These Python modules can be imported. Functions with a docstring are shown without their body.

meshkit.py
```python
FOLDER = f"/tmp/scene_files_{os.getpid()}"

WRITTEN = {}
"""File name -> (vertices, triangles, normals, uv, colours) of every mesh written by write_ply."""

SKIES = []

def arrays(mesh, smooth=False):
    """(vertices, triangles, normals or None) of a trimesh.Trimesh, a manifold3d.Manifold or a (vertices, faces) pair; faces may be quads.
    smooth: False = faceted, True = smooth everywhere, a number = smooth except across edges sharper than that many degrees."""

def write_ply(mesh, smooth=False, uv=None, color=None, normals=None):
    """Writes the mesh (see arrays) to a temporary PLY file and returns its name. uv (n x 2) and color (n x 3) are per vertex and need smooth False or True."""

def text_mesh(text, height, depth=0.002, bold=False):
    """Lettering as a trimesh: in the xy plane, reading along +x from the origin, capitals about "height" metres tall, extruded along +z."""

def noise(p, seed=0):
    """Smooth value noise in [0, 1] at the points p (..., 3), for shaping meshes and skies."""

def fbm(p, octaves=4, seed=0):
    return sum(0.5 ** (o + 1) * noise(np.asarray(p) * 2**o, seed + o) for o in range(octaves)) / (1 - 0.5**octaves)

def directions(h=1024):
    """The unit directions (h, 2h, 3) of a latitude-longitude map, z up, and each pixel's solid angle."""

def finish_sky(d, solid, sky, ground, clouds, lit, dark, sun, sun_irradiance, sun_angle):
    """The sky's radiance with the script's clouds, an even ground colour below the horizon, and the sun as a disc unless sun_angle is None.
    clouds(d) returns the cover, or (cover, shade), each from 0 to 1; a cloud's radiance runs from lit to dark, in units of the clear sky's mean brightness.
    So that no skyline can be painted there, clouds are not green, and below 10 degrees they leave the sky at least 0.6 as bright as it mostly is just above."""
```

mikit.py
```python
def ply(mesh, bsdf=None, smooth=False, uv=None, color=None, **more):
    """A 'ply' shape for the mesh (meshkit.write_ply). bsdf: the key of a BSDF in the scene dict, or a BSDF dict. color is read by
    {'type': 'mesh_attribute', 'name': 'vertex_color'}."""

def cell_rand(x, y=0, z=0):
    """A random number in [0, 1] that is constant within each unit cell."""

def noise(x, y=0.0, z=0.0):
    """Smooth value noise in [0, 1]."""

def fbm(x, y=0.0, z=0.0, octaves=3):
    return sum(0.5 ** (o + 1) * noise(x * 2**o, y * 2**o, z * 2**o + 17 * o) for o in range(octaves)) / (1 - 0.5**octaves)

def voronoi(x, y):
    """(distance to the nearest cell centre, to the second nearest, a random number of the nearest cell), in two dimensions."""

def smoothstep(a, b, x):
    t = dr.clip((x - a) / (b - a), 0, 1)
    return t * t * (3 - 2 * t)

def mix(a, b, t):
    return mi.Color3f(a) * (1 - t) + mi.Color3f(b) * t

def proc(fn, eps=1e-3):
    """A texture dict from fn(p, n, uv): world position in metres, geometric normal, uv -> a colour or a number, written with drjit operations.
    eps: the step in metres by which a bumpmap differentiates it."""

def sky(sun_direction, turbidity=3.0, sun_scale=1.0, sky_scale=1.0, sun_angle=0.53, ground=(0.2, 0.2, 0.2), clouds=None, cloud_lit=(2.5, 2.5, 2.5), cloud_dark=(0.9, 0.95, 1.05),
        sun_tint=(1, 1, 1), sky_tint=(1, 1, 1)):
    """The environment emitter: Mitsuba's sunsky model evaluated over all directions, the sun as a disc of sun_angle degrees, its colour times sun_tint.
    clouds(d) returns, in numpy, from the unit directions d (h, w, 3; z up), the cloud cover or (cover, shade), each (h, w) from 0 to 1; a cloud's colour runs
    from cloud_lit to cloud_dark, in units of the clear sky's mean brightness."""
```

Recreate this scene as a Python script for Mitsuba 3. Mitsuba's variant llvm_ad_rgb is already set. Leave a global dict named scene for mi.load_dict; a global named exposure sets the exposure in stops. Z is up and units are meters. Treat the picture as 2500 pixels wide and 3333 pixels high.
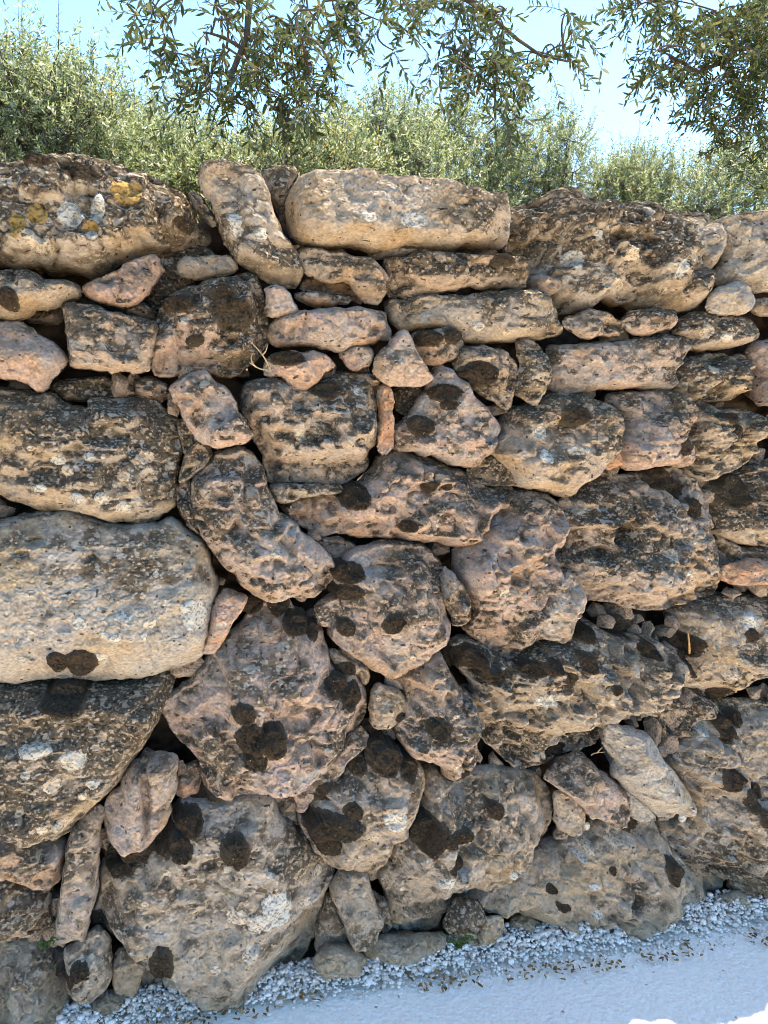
import math, numpy as np, trimesh, shapely, drjit as dr, mitsuba as mi, mikit, meshkit
from shapely.geometry import Polygon, Point, box as sbox
from shapely.ops import unary_union
from scipy.spatial import Delaunay, Voronoi, cKDTree
from scipy.interpolate import LinearNDInterpolator, NearestNDInterpolator
from mikit import noise, fbm, voronoi, smoothstep, mix, proc

scene, labels = {}, {}
# ------------------------------------------------------------------ camera, sky, exposure
F, YAW, PITCH = 2503.0, math.radians(13.4), math.radians(7.03)
CAM = np.array([0.0, -1.88, 1.50])
FWD = np.array([math.sin(YAW) * math.cos(PITCH), math.cos(YAW) * math.cos(PITCH), -math.sin(PITCH)])
RGT = np.array([math.cos(YAW), -math.sin(YAW), 0.0])
UPV = np.cross(RGT, FWD)
scene['camera'] = {'type': 'perspective', 'fov_axis': 'x', 'fov': 2 * math.degrees(math.atan(1250 / F)), 'near_clip': 0.05, 'far_clip': 3000.0,
                   'to_world': mi.ScalarTransform4f().look_at(origin=CAM.tolist(), target=(CAM + FWD).tolist(), up=[0, 0, 1])}
SUN = (0.38, 0.168, 1.0)
scene['sky_light'] = mikit.sky(SUN, turbidity=3.0, sky_tint=(0.82, 0.95, 0.99))
exposure = 4.0

def at(px, py, y):
    """The point of the plane Y = y that the photograph shows at pixel (px, py) of 2500 x 3333."""
    px, py = np.asarray(px, float), np.asarray(py, float)
    d = FWD + np.multiply.outer((px - 1250) / F, RGT) + np.multiply.outer((1666.5 - py) / F, UPV)
    return CAM + d * ((np.asarray(y) - CAM[1]) / d[..., 1])[..., None]

# ------------------------------------------------------------------ materials
def C(*v): return mi.Color3f(*v)

def stone_color(p, n, uv):
    u, v = uv.x, uv.y
    own = u * 97.0 - dr.floor(u * 97.0)                  # every stone has its own grain size and its own stretch of the pattern
    fs = 0.75 + 0.70 * own
    x, y, z = p.x + 13.0 * own, p.y + 0.0, p.z + 7.0 * own
    lo = fbm(x * 5.5, y * 5.5, z * 5.5, 3)
    md = fbm(x * 24 * fs, y * 24 * fs, z * 24 * fs, 4)
    m2 = fbm(x * 62 * fs + 9, y * 62 * fs, z * 62 * fs, 3)
    hi = fbm(x * 190, y * 190, z * 190, 2)
    # bare rock: grey-beige, tan, pink, orange, brown
    b = mix(C(.360, .325, .270), C(.340, .278, .205), smoothstep(0.0, 0.25, u))
    b = mix(b, C(.365, .270, .215), smoothstep(0.25, 0.5, u))
    b = mix(b, C(.41, .225, .125), smoothstep(0.5, 0.75, u))
    b = mix(b, C(.14, .10, .07), smoothstep(0.75, 1.0, u))
    b = mix(b, b * C(0.92, 0.80, 0.60), smoothstep(0.50, 0.70, fbm(x * 9 + 5, y * 9, z * 9, 3)) * 0.75)
    b = mix(b, C(.30, .285, .26), smoothstep(0.48, 0.72, fbm(x * 10 + 50, y * 10, z * 10 + 9, 3)) * 0.55)
    b = b * C(0.99, 0.985, 0.965) * (0.28 + 0.42 * m2 + 0.98 * hi)
    # brown film, then black crust of lichen; none under overhangs
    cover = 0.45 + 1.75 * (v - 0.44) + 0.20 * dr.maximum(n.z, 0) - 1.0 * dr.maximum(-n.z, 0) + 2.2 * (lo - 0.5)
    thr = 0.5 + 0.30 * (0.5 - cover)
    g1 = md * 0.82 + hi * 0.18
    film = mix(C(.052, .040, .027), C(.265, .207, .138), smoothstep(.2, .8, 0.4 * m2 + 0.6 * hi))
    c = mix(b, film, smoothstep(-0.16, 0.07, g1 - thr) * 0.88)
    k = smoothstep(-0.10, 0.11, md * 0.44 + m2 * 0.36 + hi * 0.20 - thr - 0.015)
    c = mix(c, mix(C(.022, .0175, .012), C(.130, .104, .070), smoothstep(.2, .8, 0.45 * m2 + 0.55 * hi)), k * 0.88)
    # pale grains of bare stone showing through the crust
    sp = noise(x * 120 + 3, y * 120, z * 120) * 0.65 + hi * 0.35
    c = mix(c, b * 1.1, smoothstep(0.62, 0.70, sp) * 0.6)
    # pale crusts with ragged rims, three sizes
    hue = noise(x * 5 + 31, y * 5, z * 5)
    pale = mix(C(.40, .295, .19), C(.37, .335, .27), smoothstep(.3, .7, hue)) * (0.45 + 0.95 * hi)
    for f, cut, ox, a_ in ((26.0, 0.800, 3.0, 0.85), (62.0, 0.755, 17.0, 0.85), (150.0, 0.72, 41.0, 0.65)):
        bl = noise(x * f + ox, y * f, z * f) + (fbm(x * f * 3.5, y * f * 3.5, z * f * 3.5, 2) - 0.5) * 0.22
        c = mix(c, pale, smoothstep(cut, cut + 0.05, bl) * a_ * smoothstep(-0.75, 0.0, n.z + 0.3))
    # pinholes
    c = mix(c, C(.03, .024, .018), smoothstep(0.86, 0.90, noise(x * 85 + 9, y * 85, z * 85) + 0.10 * (m2 - 0.5)) * 0.85)
    # road dust on the foot of the wall
    c = mix(c, C(.38, .295, .18), smoothstep(0.26, -0.02, p.z + 0.5 * (lo - 0.5)) * 0.42 * (0.3 + 1.2 * hi))
    return c

def stone_bump(p, n, uv):
    x, y, z = p.x, p.y, p.z
    return 0.020 * fbm(x * 75, y * 75, z * 75, 3) + 0.009 * fbm(x * 250, y * 250, z * 250, 2) - 0.004 * smoothstep(.62, .80, noise(x * 110, y * 110, z * 110))

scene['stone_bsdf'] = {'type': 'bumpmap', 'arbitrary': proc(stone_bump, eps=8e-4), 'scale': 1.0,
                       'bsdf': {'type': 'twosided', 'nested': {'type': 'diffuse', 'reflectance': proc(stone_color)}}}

def core_color(p, n, uv):
    h = fbm(p.x * 25, p.y * 25, p.z * 25, 4)
    return mix(C(.020, .015, .011), C(.085, .062, .043), smoothstep(.3, .7, h))
scene['core_bsdf'] = {'type': 'twosided', 'nested': {'type': 'diffuse', 'reflectance': proc(core_color)}}

def moss_color(p, n, uv):
    h = fbm(p.x * 240, p.y * 240, p.z * 240, 2)
    l = fbm(p.x * 14, p.y * 14, p.z * 14, 2)
    c = mix(C(.013, .010, .007), C(.088, .066, .044), h)
    c = mix(c, mix(C(.06, .047, .033), C(.15, .12, .085), h), smoothstep(0.72, 1.0, uv.x) * 0.8)
    c = mix(c, C(.085, .080, .056), smoothstep(.5, .8, l) * 0.6 * h)
    d, _, w = voronoi(p.x * 70, p.z * 70 + p.y * 50)
    return mix(c, C(.40, .36, .22), smoothstep(.10, .06, d) * dr.select(w > 0.90, 0.9, 0.0))
scene['moss_bsdf'] = {'type': 'bumpmap', 'scale': 1.0, 'arbitrary': proc(lambda p, n, uv: 0.020 * fbm(p.x * 210, p.y * 210, p.z * 210, 2), eps=8e-4),
                      'bsdf': {'type': 'twosided', 'nested': {'type': 'diffuse', 'reflectance': proc(moss_color)}}}

def lichen_color(p, n, uv):
    h = fbm(p.x * 190, p.y * 190, p.z * 190, 3)
    b = mix(C(.345, .335, .285), C(.38, .305, .21), smoothstep(0.0, 0.5, uv.x))
    b = mix(b, C(.23, .155, .055), smoothstep(0.5, 1.0, uv.x))
    return mix(b * 0.38, b * 1.08, smoothstep(.26, .62, h))
scene['lichen_bsdf'] = {'type': 'twosided', 'nested': {'type': 'diffuse', 'reflectance': proc(lichen_color)}}

def road_color(p, n, uv):
    l = fbm(p.x * 2.2, p.y * 2.2, 0, 4)
    h = fbm(p.x * 160, p.y * 160, 0, 3)
    d, _, w = voronoi(p.x * 26, p.y * 26)
    c = mix(C(.76, .69, .59), C(.84, .77, .665), l) * (0.88 + 0.24 * h)
    c = mix(c, C(.22, .17, .11), smoothstep(.10, .05, d + 0.25 * (h - 0.5)) * dr.select(w > 0.93, 0.8, 0.0))
    return c
scene['road_bsdf'] = {'type': 'bumpmap', 'scale': 1.0, 'arbitrary': proc(lambda p, n, uv: 0.003 * fbm(p.x * 140, p.y * 140, 0, 3)),
                      'bsdf': {'type': 'twosided', 'nested': {'type': 'diffuse', 'reflectance': proc(road_color)}}}
scene['earth_bsdf'] = {'type': 'twosided', 'nested': {'type': 'diffuse', 'reflectance': proc(
    lambda p, n, uv: mix(C(.13, .10, .055), C(.25, .20, .12), fbm(p.x * 1.3, p.y * 1.3, 0, 5)))}}
scene['gravel_bsdf'] = {'type': 'twosided', 'nested': {'type': 'diffuse', 'reflectance': proc(
    lambda p, n, uv: mix(C(.30, .25, .185), C(.74, .69, .61), dr.sqrt(uv.x)) * (0.8 + 0.4 * fbm(p.x * 200, p.y * 200, p.z * 200, 2)))}}
scene['litter_bsdf'] = {'type': 'twosided', 'nested': {'type': 'diffuse', 'reflectance': proc(
    lambda p, n, uv: mix(C(.10, .055, .022), C(.30, .19, .08), uv.x))}}
scene['straw_bsdf'] = {'type': 'twosided', 'nested': {'type': 'diffuse', 'reflectance': {'type': 'rgb', 'value': [.27, .21, .125]}}}
scene['bark_bsdf'] = {'type': 'twosided', 'nested': {'type': 'diffuse', 'reflectance': proc(
    lambda p, n, uv: mix(C(.045, .036, .026), C(.15, .125, .10), fbm(p.x * 60, p.y * 60, p.z * 18, 4)))}}

def leaf_color(p, n, uv):
    u = uv.x                                    # one random number per leaf
    c = mix(C(.115, .155, .060), C(.235, .285, .130), smoothstep(0.05, .5, u))
    c = mix(c, C(.52, .55, .46), smoothstep(.48, .80, u))
    return mix(c, C(.32, .25, .05), smoothstep(.86, 1.0, u))
scene['leaf_bsdf'] = {'type': 'principledthin', 'base_color': proc(leaf_color), 'roughness': 0.38, 'diff_trans': 0.95, 'eta': 1.4}
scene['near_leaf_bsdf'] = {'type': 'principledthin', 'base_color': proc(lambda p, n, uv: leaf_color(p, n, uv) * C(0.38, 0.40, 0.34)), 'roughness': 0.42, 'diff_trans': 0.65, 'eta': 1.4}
scene['weed_bsdf'] = {'type': 'principledthin', 'base_color': {'type': 'rgb', 'value': [.05, .078, .03]}, 'roughness': 0.6, 'diff_trans': 0.6, 'eta': 1.4}

# ------------------------------------------------------------------ small helpers
used = {}
def numbered(key):
    k = used.get(key, 0); used[key] = k + 1
    return key if k == 0 else f'{key}_{k:03d}'

def tube(points, radii, sides=6):
    p = np.asarray(points, float)
    t = np.gradient(p, axis=0); t /= np.linalg.norm(t, axis=1, keepdims=True) + 1e-12
    a = np.cross(t, np.where(np.abs(t[:, 2:]) < 0.9, [0, 0, 1.0], [1.0, 0, 0])); a /= np.linalg.norm(a, axis=1, keepdims=True) + 1e-12
    b, ang = np.cross(t, a), np.arange(sides) * 2 * np.pi / sides
    r = np.broadcast_to(radii, (len(p),))
    v = p[:, None] + r[:, None, None] * (np.cos(ang)[None, :, None] * a[:, None] + np.sin(ang)[None, :, None] * b[:, None])
    i, j = np.meshgrid(np.arange(len(p) - 1), np.arange(sides), indexing='ij')
    q = np.stack([i * sides + j, i * sides + (j + 1) % sides, (i + 1) * sides + (j + 1) % sides, (i + 1) * sides + j], -1).reshape(-1, 4)
    f = np.vstack([q[:, [0, 1, 2]], q[:, [0, 2, 3]]])
    caps = [[0, k + 1, k] for k in range(1, sides - 1)] + [[(len(p) - 1) * sides, (len(p) - 1) * sides + k, (len(p) - 1) * sides + k + 1] for k in range(1, sides - 1)]
    return v.reshape(-1, 3), np.vstack([f, caps])

def join(parts):
    vs, fs, n = [], [], 0
    for v, f in parts:
        vs.append(v); fs.append(np.asarray(f) + n); n += len(v)
    return np.vstack(vs), np.vstack(fs)

def spline(pts, n):
    pts = np.asarray(pts, float)
    from scipy.interpolate import CubicSpline
    t = np.r_[0, np.cumsum(np.linalg.norm(np.diff(pts, axis=0), axis=1))]
    return CubicSpline(t, pts)(np.linspace(0, t[-1], n))

def ss(a, b, x):
    t = np.clip((x - a) / (b - a), 0, 1); return t * t * (3 - 2 * t)

# ------------------------------------------------------------------ the setting
g = np.array([-1500, -300, -60, -15, -6, 0, 6, 15, 60, 300, 1500.0])
gx, gy = np.meshgrid(g, g); nn = len(g)
gi = np.arange(nn * nn).reshape(nn, nn)
gq = np.stack([gi[:-1, :-1], gi[:-1, 1:], gi[1:, 1:], gi[1:, :-1]], -1).reshape(-1, 4)
scene['ground'] = mikit.ply((np.c_[gx.ravel(), gy.ravel(), np.full(nn * nn, -0.03)], gq), 'earth_bsdf')
labels['ground'] = {'kind': 'structure', 'label': 'dry pale earth of the olive grove around the wall'}
rx, ry = np.linspace(-25, 30, 400), np.r_[np.linspace(-3.6, -1.2, 40), np.linspace(-1.15, 0.10, 120)]
X, Y = np.meshgrid(rx, ry)
Z = 0.012 * (meshkit.fbm(np.stack([X * 1.5, Y * 1.5, 0 * X], -1), 4, 3) - 0.5)
ri = np.arange(X.size).reshape(X.shape)
rq = np.stack([ri[:-1, :-1], ri[:-1, 1:], ri[1:, 1:], ri[1:, :-1]], -1).reshape(-1, 4)
scene['road'] = mikit.ply((np.c_[X.ravel(), Y.ravel(), Z.ravel()], rq), 'road_bsdf', smooth=True)
labels['road'] = {'kind': 'structure', 'label': 'white dusty road along the foot of the wall'}

# ------------------------------------------------------------------ the dry stone wall
S = 900 / 1659.0
OFF = dict(A=(0, 400), B=(800, 400), C=(1600, 400), D=(0, 1200), E=(800, 1200), F=(1600, 1200), G=(0, 2000), H=(800, 2000), I=(1600, 2000), J=(0, 2433), K=(800, 2433), L=(1600, 2433))
def px(tile, pts):
    o = OFF[tile]
    return np.asarray(pts, float).reshape(-1, 2) * S + o
# tile of the tracing sheet, outline, tone (0 grey .25 tan .5 pink .75 orange 1 brown), crust cover, how far it stands out (m), roughness, rounding, cuts, label
STONES = [
 # top course
 ('A','-60 260 80 240 180 215 250 235 330 200 420 198 560 225 700 235 800 285 900 310 1000 365 1080 400 1130 440 1175 530 1195 580 1230 620 1265 680 1225 715 1100 735 960 770 800 810 700 840 620 890 510 905 380 880 250 870 120 880 0 850 -60 840',.15,.78,.05,1.1,.4,[(1230,610,1000,690,1.0),(1000,690,640,780,1.0),(640,780,480,890,1.0)],'largest cap stone, dark and domed with ochre lichen, at the left end'),
 ('A','1125 410 1165 398 1200 420 1240 500 1290 580 1300 610 1260 590 1180 515 1150 470',.2,.4,-.03,.8,.5,[],None),
 ('A','1195 265 1290 228 1480 230 1520 275 1580 325 1615 380 1625 480 1675 590 1710 680 1735 700 1775 740 1800 810 1825 900 1800 955 1745 975 1675 960 1590 925 1530 870 1470 850 1420 800 1390 740 1340 680 1310 600 1290 540 1250 450 1215 380',.3,.5,.06,.9,.35,[(1400,740,1800,900,1.1),(1215,380,1420,800,1.2)],'long slab leaning between the cap stones'),
 ('B','100 270 210 248 290 262 315 300 280 340 255 370 250 500 240 640 200 560 150 420 140 380 110 330',.1,.6,-.06,1,.5,[],None),
 ('B','255 400 290 340 340 305 410 278 480 285 560 275 650 285 760 315 860 345 950 350 1060 350 1150 365 1250 385 1330 390 1430 430 1510 430 1540 460 1560 510 1580 570 1600 640 1605 690 1560 730 1470 725 1380 725 1280 740 1180 760 1100 755 1000 720 900 735 760 745 650 720 560 740 430 740 330 700 280 660 260 560',.28,.24,.09,.6,.25,[(370,565,700,632,1.3),(700,632,1610,655,1.3),(360,300,400,560,.9)],'long pale cap slab with golden underside'),
 ('C','90 520 150 490 270 455 340 420 410 380 460 372 520 390 580 430 640 460 720 465 800 480 900 475 960 490 1010 520 1070 530 1180 530 1250 530 1300 560 1340 590 1380 630 1400 690 1420 740 1430 800 1400 880 1370 960 1340 1010 1310 1060 1290 1110 1200 1130 1120 1130 1050 1110 960 1110 850 1090 740 1070 690 1050 620 1100 540 1130 470 1130 420 1140 400 1090 340 1040 320 1000 230 980 210 900 160 830 130 780 130 650 110 590',.28,.56,.06,1.25,.4,[(460,372,700,880,.35)],'broad knobbly cap stone rising to a low peak'),
 ('C','1350 590 1400 565 1500 545 1600 530 1720 530 1720 1000 1620 1000 1600 960 1560 940 1480 950 1385 945 1400 880 1440 800 1430 720 1390 650',.1,.3,.07,1.2,.45,[],None),
 ('C','1310 1100 1340 1020 1400 970 1480 950 1550 960 1590 1010 1600 1060 1570 1100 1500 1145 1430 1145 1360 1130',.15,.15,.06,.7,.7,[],None),
 ('C','1580 1110 1620 1060 1720 1050 1720 1140 1640 1150',.3,.4,.0,1,.5,[],None),
 # second course
 ('A','-60 880 60 880 200 885 270 930 330 925 420 930 480 985 470 1020 400 1050 330 1080 240 1110 160 1150 80 1175 0 1165 -60 1160',.25,.62,.05,1.3,.5,[(470,1010,60,1110,.9)],None),
 ('A','490 980 540 940 640 920 730 880 820 820 900 798 950 815 970 870 960 930 920 960 880 1010 850 1050 790 1080 700 1090 600 1060 540 1030',.56,.32,.03,.9,.6,[],None),
 ('A','860 1030 960 800 1100 740 1240 730 1300 780 1300 900 1000 1060 930 1130',.3,.85,-.06,1,.5,[],None),
 ('A','1060 850 1110 810 1200 800 1300 790 1390 800 1430 870 1380 900 1290 910 1210 930 1120 920 1070 890',.22,.3,.01,.8,.6,[],None),
 ('A','950 1110 1020 1040 1100 1000 1180 960 1300 930 1400 915 1430 880 1520 870 1560 920 1570 980 1590 1060 1610 1150 1620 1250 1610 1340 1580 1400 1500 1460 1440 1500 1330 1515 1200 1480 1100 1490 980 1510 910 1490 905 1400 925 1280 945 1190',.45,.72,.04,1.4,.5,[(900,1390,1600,1350,.5)],None),
 ('A','365 1075 420 1065 500 1085 580 1100 650 1130 740 1140 840 1165 930 1185 940 1210 930 1280 910 1380 895 1490 820 1495 740 1485 640 1470 530 1465 415 1450 405 1350 395 1250 370 1150',.35,.62,.05,1,.3,[(390,1330,900,1390,.35)],'blocky stone with square left edge'),
 ('A','740 1120 840 1080 920 1110 935 1170 840 1160',.4,.8,-.03,1,.5,[],None),
 ('A','-60 1180 60 1200 180 1220 250 1270 330 1330 400 1410 370 1440 330 1480 290 1560 240 1600 160 1570 60 1530 -60 1490',.5,.12,.06,.6,.3,[(-60,1310,290,1420,.9),(290,1400,240,1590,.9)],'pale freshly broken stone at the left edge'),
 ('A','150 1170 250 1120 360 1100 370 1190 280 1210',.35,.5,-.07,1,.5,[],None),
 ('B','335 760 400 745 480 760 560 770 640 800 720 800 780 830 830 880 870 930 875 980 850 1010 820 1060 770 1070 710 1050 680 1010 650 960 560 940 460 930 380 900 345 880',.35,.30,.05,.9,.6,[(345,870,650,930,1.0)],None),
 ('B','360 930 460 940 560 950 650 970 690 1040 700 1080 600 1050 420 1020 330 990',.5,.5,-.02,1.2,.5,[],None),
 ('B','740 770 850 745 980 735 1040 770 1050 800 900 800 800 800',.5,.5,-.02,1.2,.5,[],None),
 ('B','860 880 850 800 960 790 1080 770 1250 790 1400 800 1500 800 1590 800 1650 800 1690 870 1700 930 1715 975 1650 985 1560 965 1470 985 1410 985 1350 960 1280 985 1180 1000 1100 1010 1000 1030 880 1030 860 1000 880 950',.35,.74,.06,1.2,.4,[(880,990,1350,930,1.1),(1350,930,1700,950,1.1)],None),
 ('B','850 1060 1000 1045 1150 1035 1300 1030 1450 1010 1600 1000 1690 1000 1795 1005 1820 1060 1860 1110 1885 1180 1925 1240 1895 1265 1800 1282 1675 1300 1550 1305 1400 1310 1320 1310 1290 1250 1150 1225 1010 1230 950 1230 900 1190 870 1110',.25,.66,.05,.9,.35,[(1150,1205,1920,1250,.6)],'long dark stone with pale spots'),
 ('B','110 985 180 980 240 1010 290 1070 315 1120 290 1140 160 1160 130 1130 115 1060',.42,.12,.05,.7,.5,[],None),
 ('B','285 1020 420 1015 560 1030 620 1040 640 1060 560 1085 440 1090 330 1060',.45,.3,.01,.6,.5,[],None),
 ('B','155 1200 200 1150 330 1130 450 1110 560 1100 700 1100 850 1135 855 1190 890 1260 890 1295 820 1300 740 1335 640 1330 550 1365 510 1345 400 1325 280 1335 160 1330 140 1270',.48,.42,.05,1.2,.4,[(640,1270,860,1180,.4)],None),
 ('B','560 1385 600 1355 700 1335 760 1350 775 1410 740 1450 650 1475 600 1440',.5,.05,.02,.7,.8,[],'small round pale orange stone'),
 ('B','960 1225 985 1260 1020 1350 1060 1430 1100 1490 1150 1530 1120 1550 1090 1580 970 1585 880 1565 800 1525 755 1490 800 1420 880 1320',.40,.22,.08,.5,.22,[(755,1485,1150,1530,1.1)],'triangular stone standing on its base'),
 ('B','1000 1290 1020 1250 1120 1235 1220 1225 1290 1250 1315 1310 1300 1370 1260 1410 1170 1440 1070 1440 1040 1380 1010 1340',.45,.45,.03,.9,.7,[],None),
 ('B','1255 1440 1290 1370 1350 1335 1460 1335 1560 1365 1625 1430 1650 1490 1640 1580 1605 1700 1580 1725 1540 1690 1460 1650 1400 1600 1330 1560 1290 1500',.35,.62,.05,1.1,.7,[],None),
 ('F','170 -165 250 -165 310 -130 350 -50 365 30 350 100 320 160 290 215 230 190 150 150 190 60 200 -20 180 -90',.2,.55,.05,1,.5,[],'narrow stone wedged upright, pointed below'),
 ('C','230 920 300 910 400 950 410 1000 340 1030 240 1000',.4,.6,-.02,1.2,.5,[],None),
 ('C','370 1330 500 1320 650 1310 800 1300 900 1280 1050 1265 1150 1290 1220 1290 1200 1340 1160 1400 1140 1450 1090 1490 1105 1580 1100 1600 1000 1595 900 1590 760 1600 640 1595 540 1610 470 1620 360 1595 370 1500 375 1420',.40,.36,.05,.9,.3,[(360,1560,1100,1560,.9)],'long light brick-shaped stone, pink at its left end'),
 ('C','450 1190 480 1150 560 1130 660 1115 720 1130 770 1170 810 1200 825 1245 780 1265 700 1270 600 1280 520 1260 470 1230',.35,.58,.04,.9,.5,[],None),
 ('C','825 1160 870 1130 960 1120 1050 1110 1110 1120 1130 1170 1110 1220 1050 1240 960 1265 880 1275 830 1240 800 1190',.4,.55,.04,1,.6,[],None),
 ('C','1120 1220 1160 1160 1240 1130 1320 1130 1450 1150 1550 1170 1610 1220 1615 1280 1570 1310 1480 1335 1390 1345 1280 1355 1190 1350 1230 1300 1180 1275 1110 1265',.3,.66,.03,.8,.5,[],None),
 ('C','1110 1480 1160 1430 1200 1400 1300 1390 1400 1380 1450 1400 1540 1400 1575 1440 1560 1490 1510 1530 1500 1580 1505 1620 1460 1650 1340 1670 1250 1670 1170 1650 1115 1600 1100 1540',.25,.70,.02,1.6,.6,[],None),
 ('C','1590 1370 1640 1300 1720 1270 1720 1700 1660 1690 1620 1620 1640 1500',.52,.25,.05,.8,.4,[],None),
 # third course
 ('D','290 110 420 70 640 40 760 90 830 150 700 170 560 170 400 200 330 160',.3,.85,-.05,1,.5,[],None),
 ('D','800 60 900 50 1000 90 1020 160 900 180 820 150',.5,.8,-.06,1,.5,[],None),
 ('D','-60 90 60 110 200 145 300 140 340 180 420 220 540 240 530 170 600 160 700 165 800 165 900 190 960 210 1000 280 1060 300 1090 370 1110 450 1090 530 1060 650 1060 750 1050 820 1000 860 940 910 840 935 740 920 650 920 560 890 480 860 380 850 260 855 180 820 90 790 0 770 -60 760',.22,.70,.05,.9,.35,[(840,890,1090,560,.5),(540,220,840,400,-.6),(0,740,760,890,.8)],'broad dark stone flecked with pale lichen'),
 ('D','1020 120 1060 70 1130 30 1200 5 1240 10 1290 70 1350 110 1385 170 1420 240 1470 310 1515 400 1510 420 1420 450 1330 470 1280 475 1200 430 1150 370 1120 310 1090 250 1040 190',.52,.30,.07,1.3,.35,[(1150,330,1510,400,.5)],'pinkish tilted block'),
 ('D','1090 560 1130 490 1180 440 1270 480 1280 510 1240 570 1170 640 1080 690 1070 640',.2,.62,.0,1,.5,[],None),
 ('D','1070 310 1130 310 1190 400 1180 460 1110 520 1090 400',.3,.5,-.03,1,.5,[],None),
 ('D','1150 700 1190 640 1250 570 1290 510 1350 490 1440 475 1510 510 1560 570 1590 640 1620 740 1650 800 1690 860 1760 930 1830 1010 1900 1050 1960 1090 2000 1130 2015 1210 2000 1270 1960 1330 1900 1390 1820 1380 1740 1370 1620 1405 1540 1370 1490 1330 1430 1290 1400 1230 1350 1190 1300 1130 1240 1070 1200 1000 1150 900 1140 800',.42,.38,.06,1.5,.5,[(1560,570,1960,1090,.7),(1150,760,1420,1250,.5)],'long lumpy stone lying diagonally'),
 ('D','1070 690 1150 660 1140 800 1200 1000 1130 930 1080 850 1060 770',.35,.6,-.02,1.4,.5,[],None),
 ('E','-15 100 60 60 180 40 250 70 340 100 420 85 500 60 600 20 700 20 800 50 808 150 795 230 775 290 800 400 780 460 740 500 745 600 690 640 600 690 540 700 400 700 280 700 220 690 140 690 130 600 110 520 60 440 20 350 -15 260 -20 180',.36,.48,.06,1.2,.3,[(230,540,350,505,1.0),(350,505,620,480,1.0),(620,480,750,570,.9),(-20,200,190,560,.4)],'big square block with a bevelled lower edge'),
 ('B','120 1420 200 1370 330 1370 430 1370 530 1430 540 1470 480 1500 420 1560 340 1600 260 1590 230 1540 130 1500',.58,.18,.04,.8,.4,[],None),
 ('E','815 110 850 95 885 140 895 200 885 350 885 470 850 515 805 495 805 380 805 200',.66,.05,.03,.5,.4,[],'narrow orange stone wedged upright in a joint'),
 ('E','900 130 1000 110 1090 120 1085 170 1040 220 970 280 900 250',.4,.9,-.05,1,.5,[],None),
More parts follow.
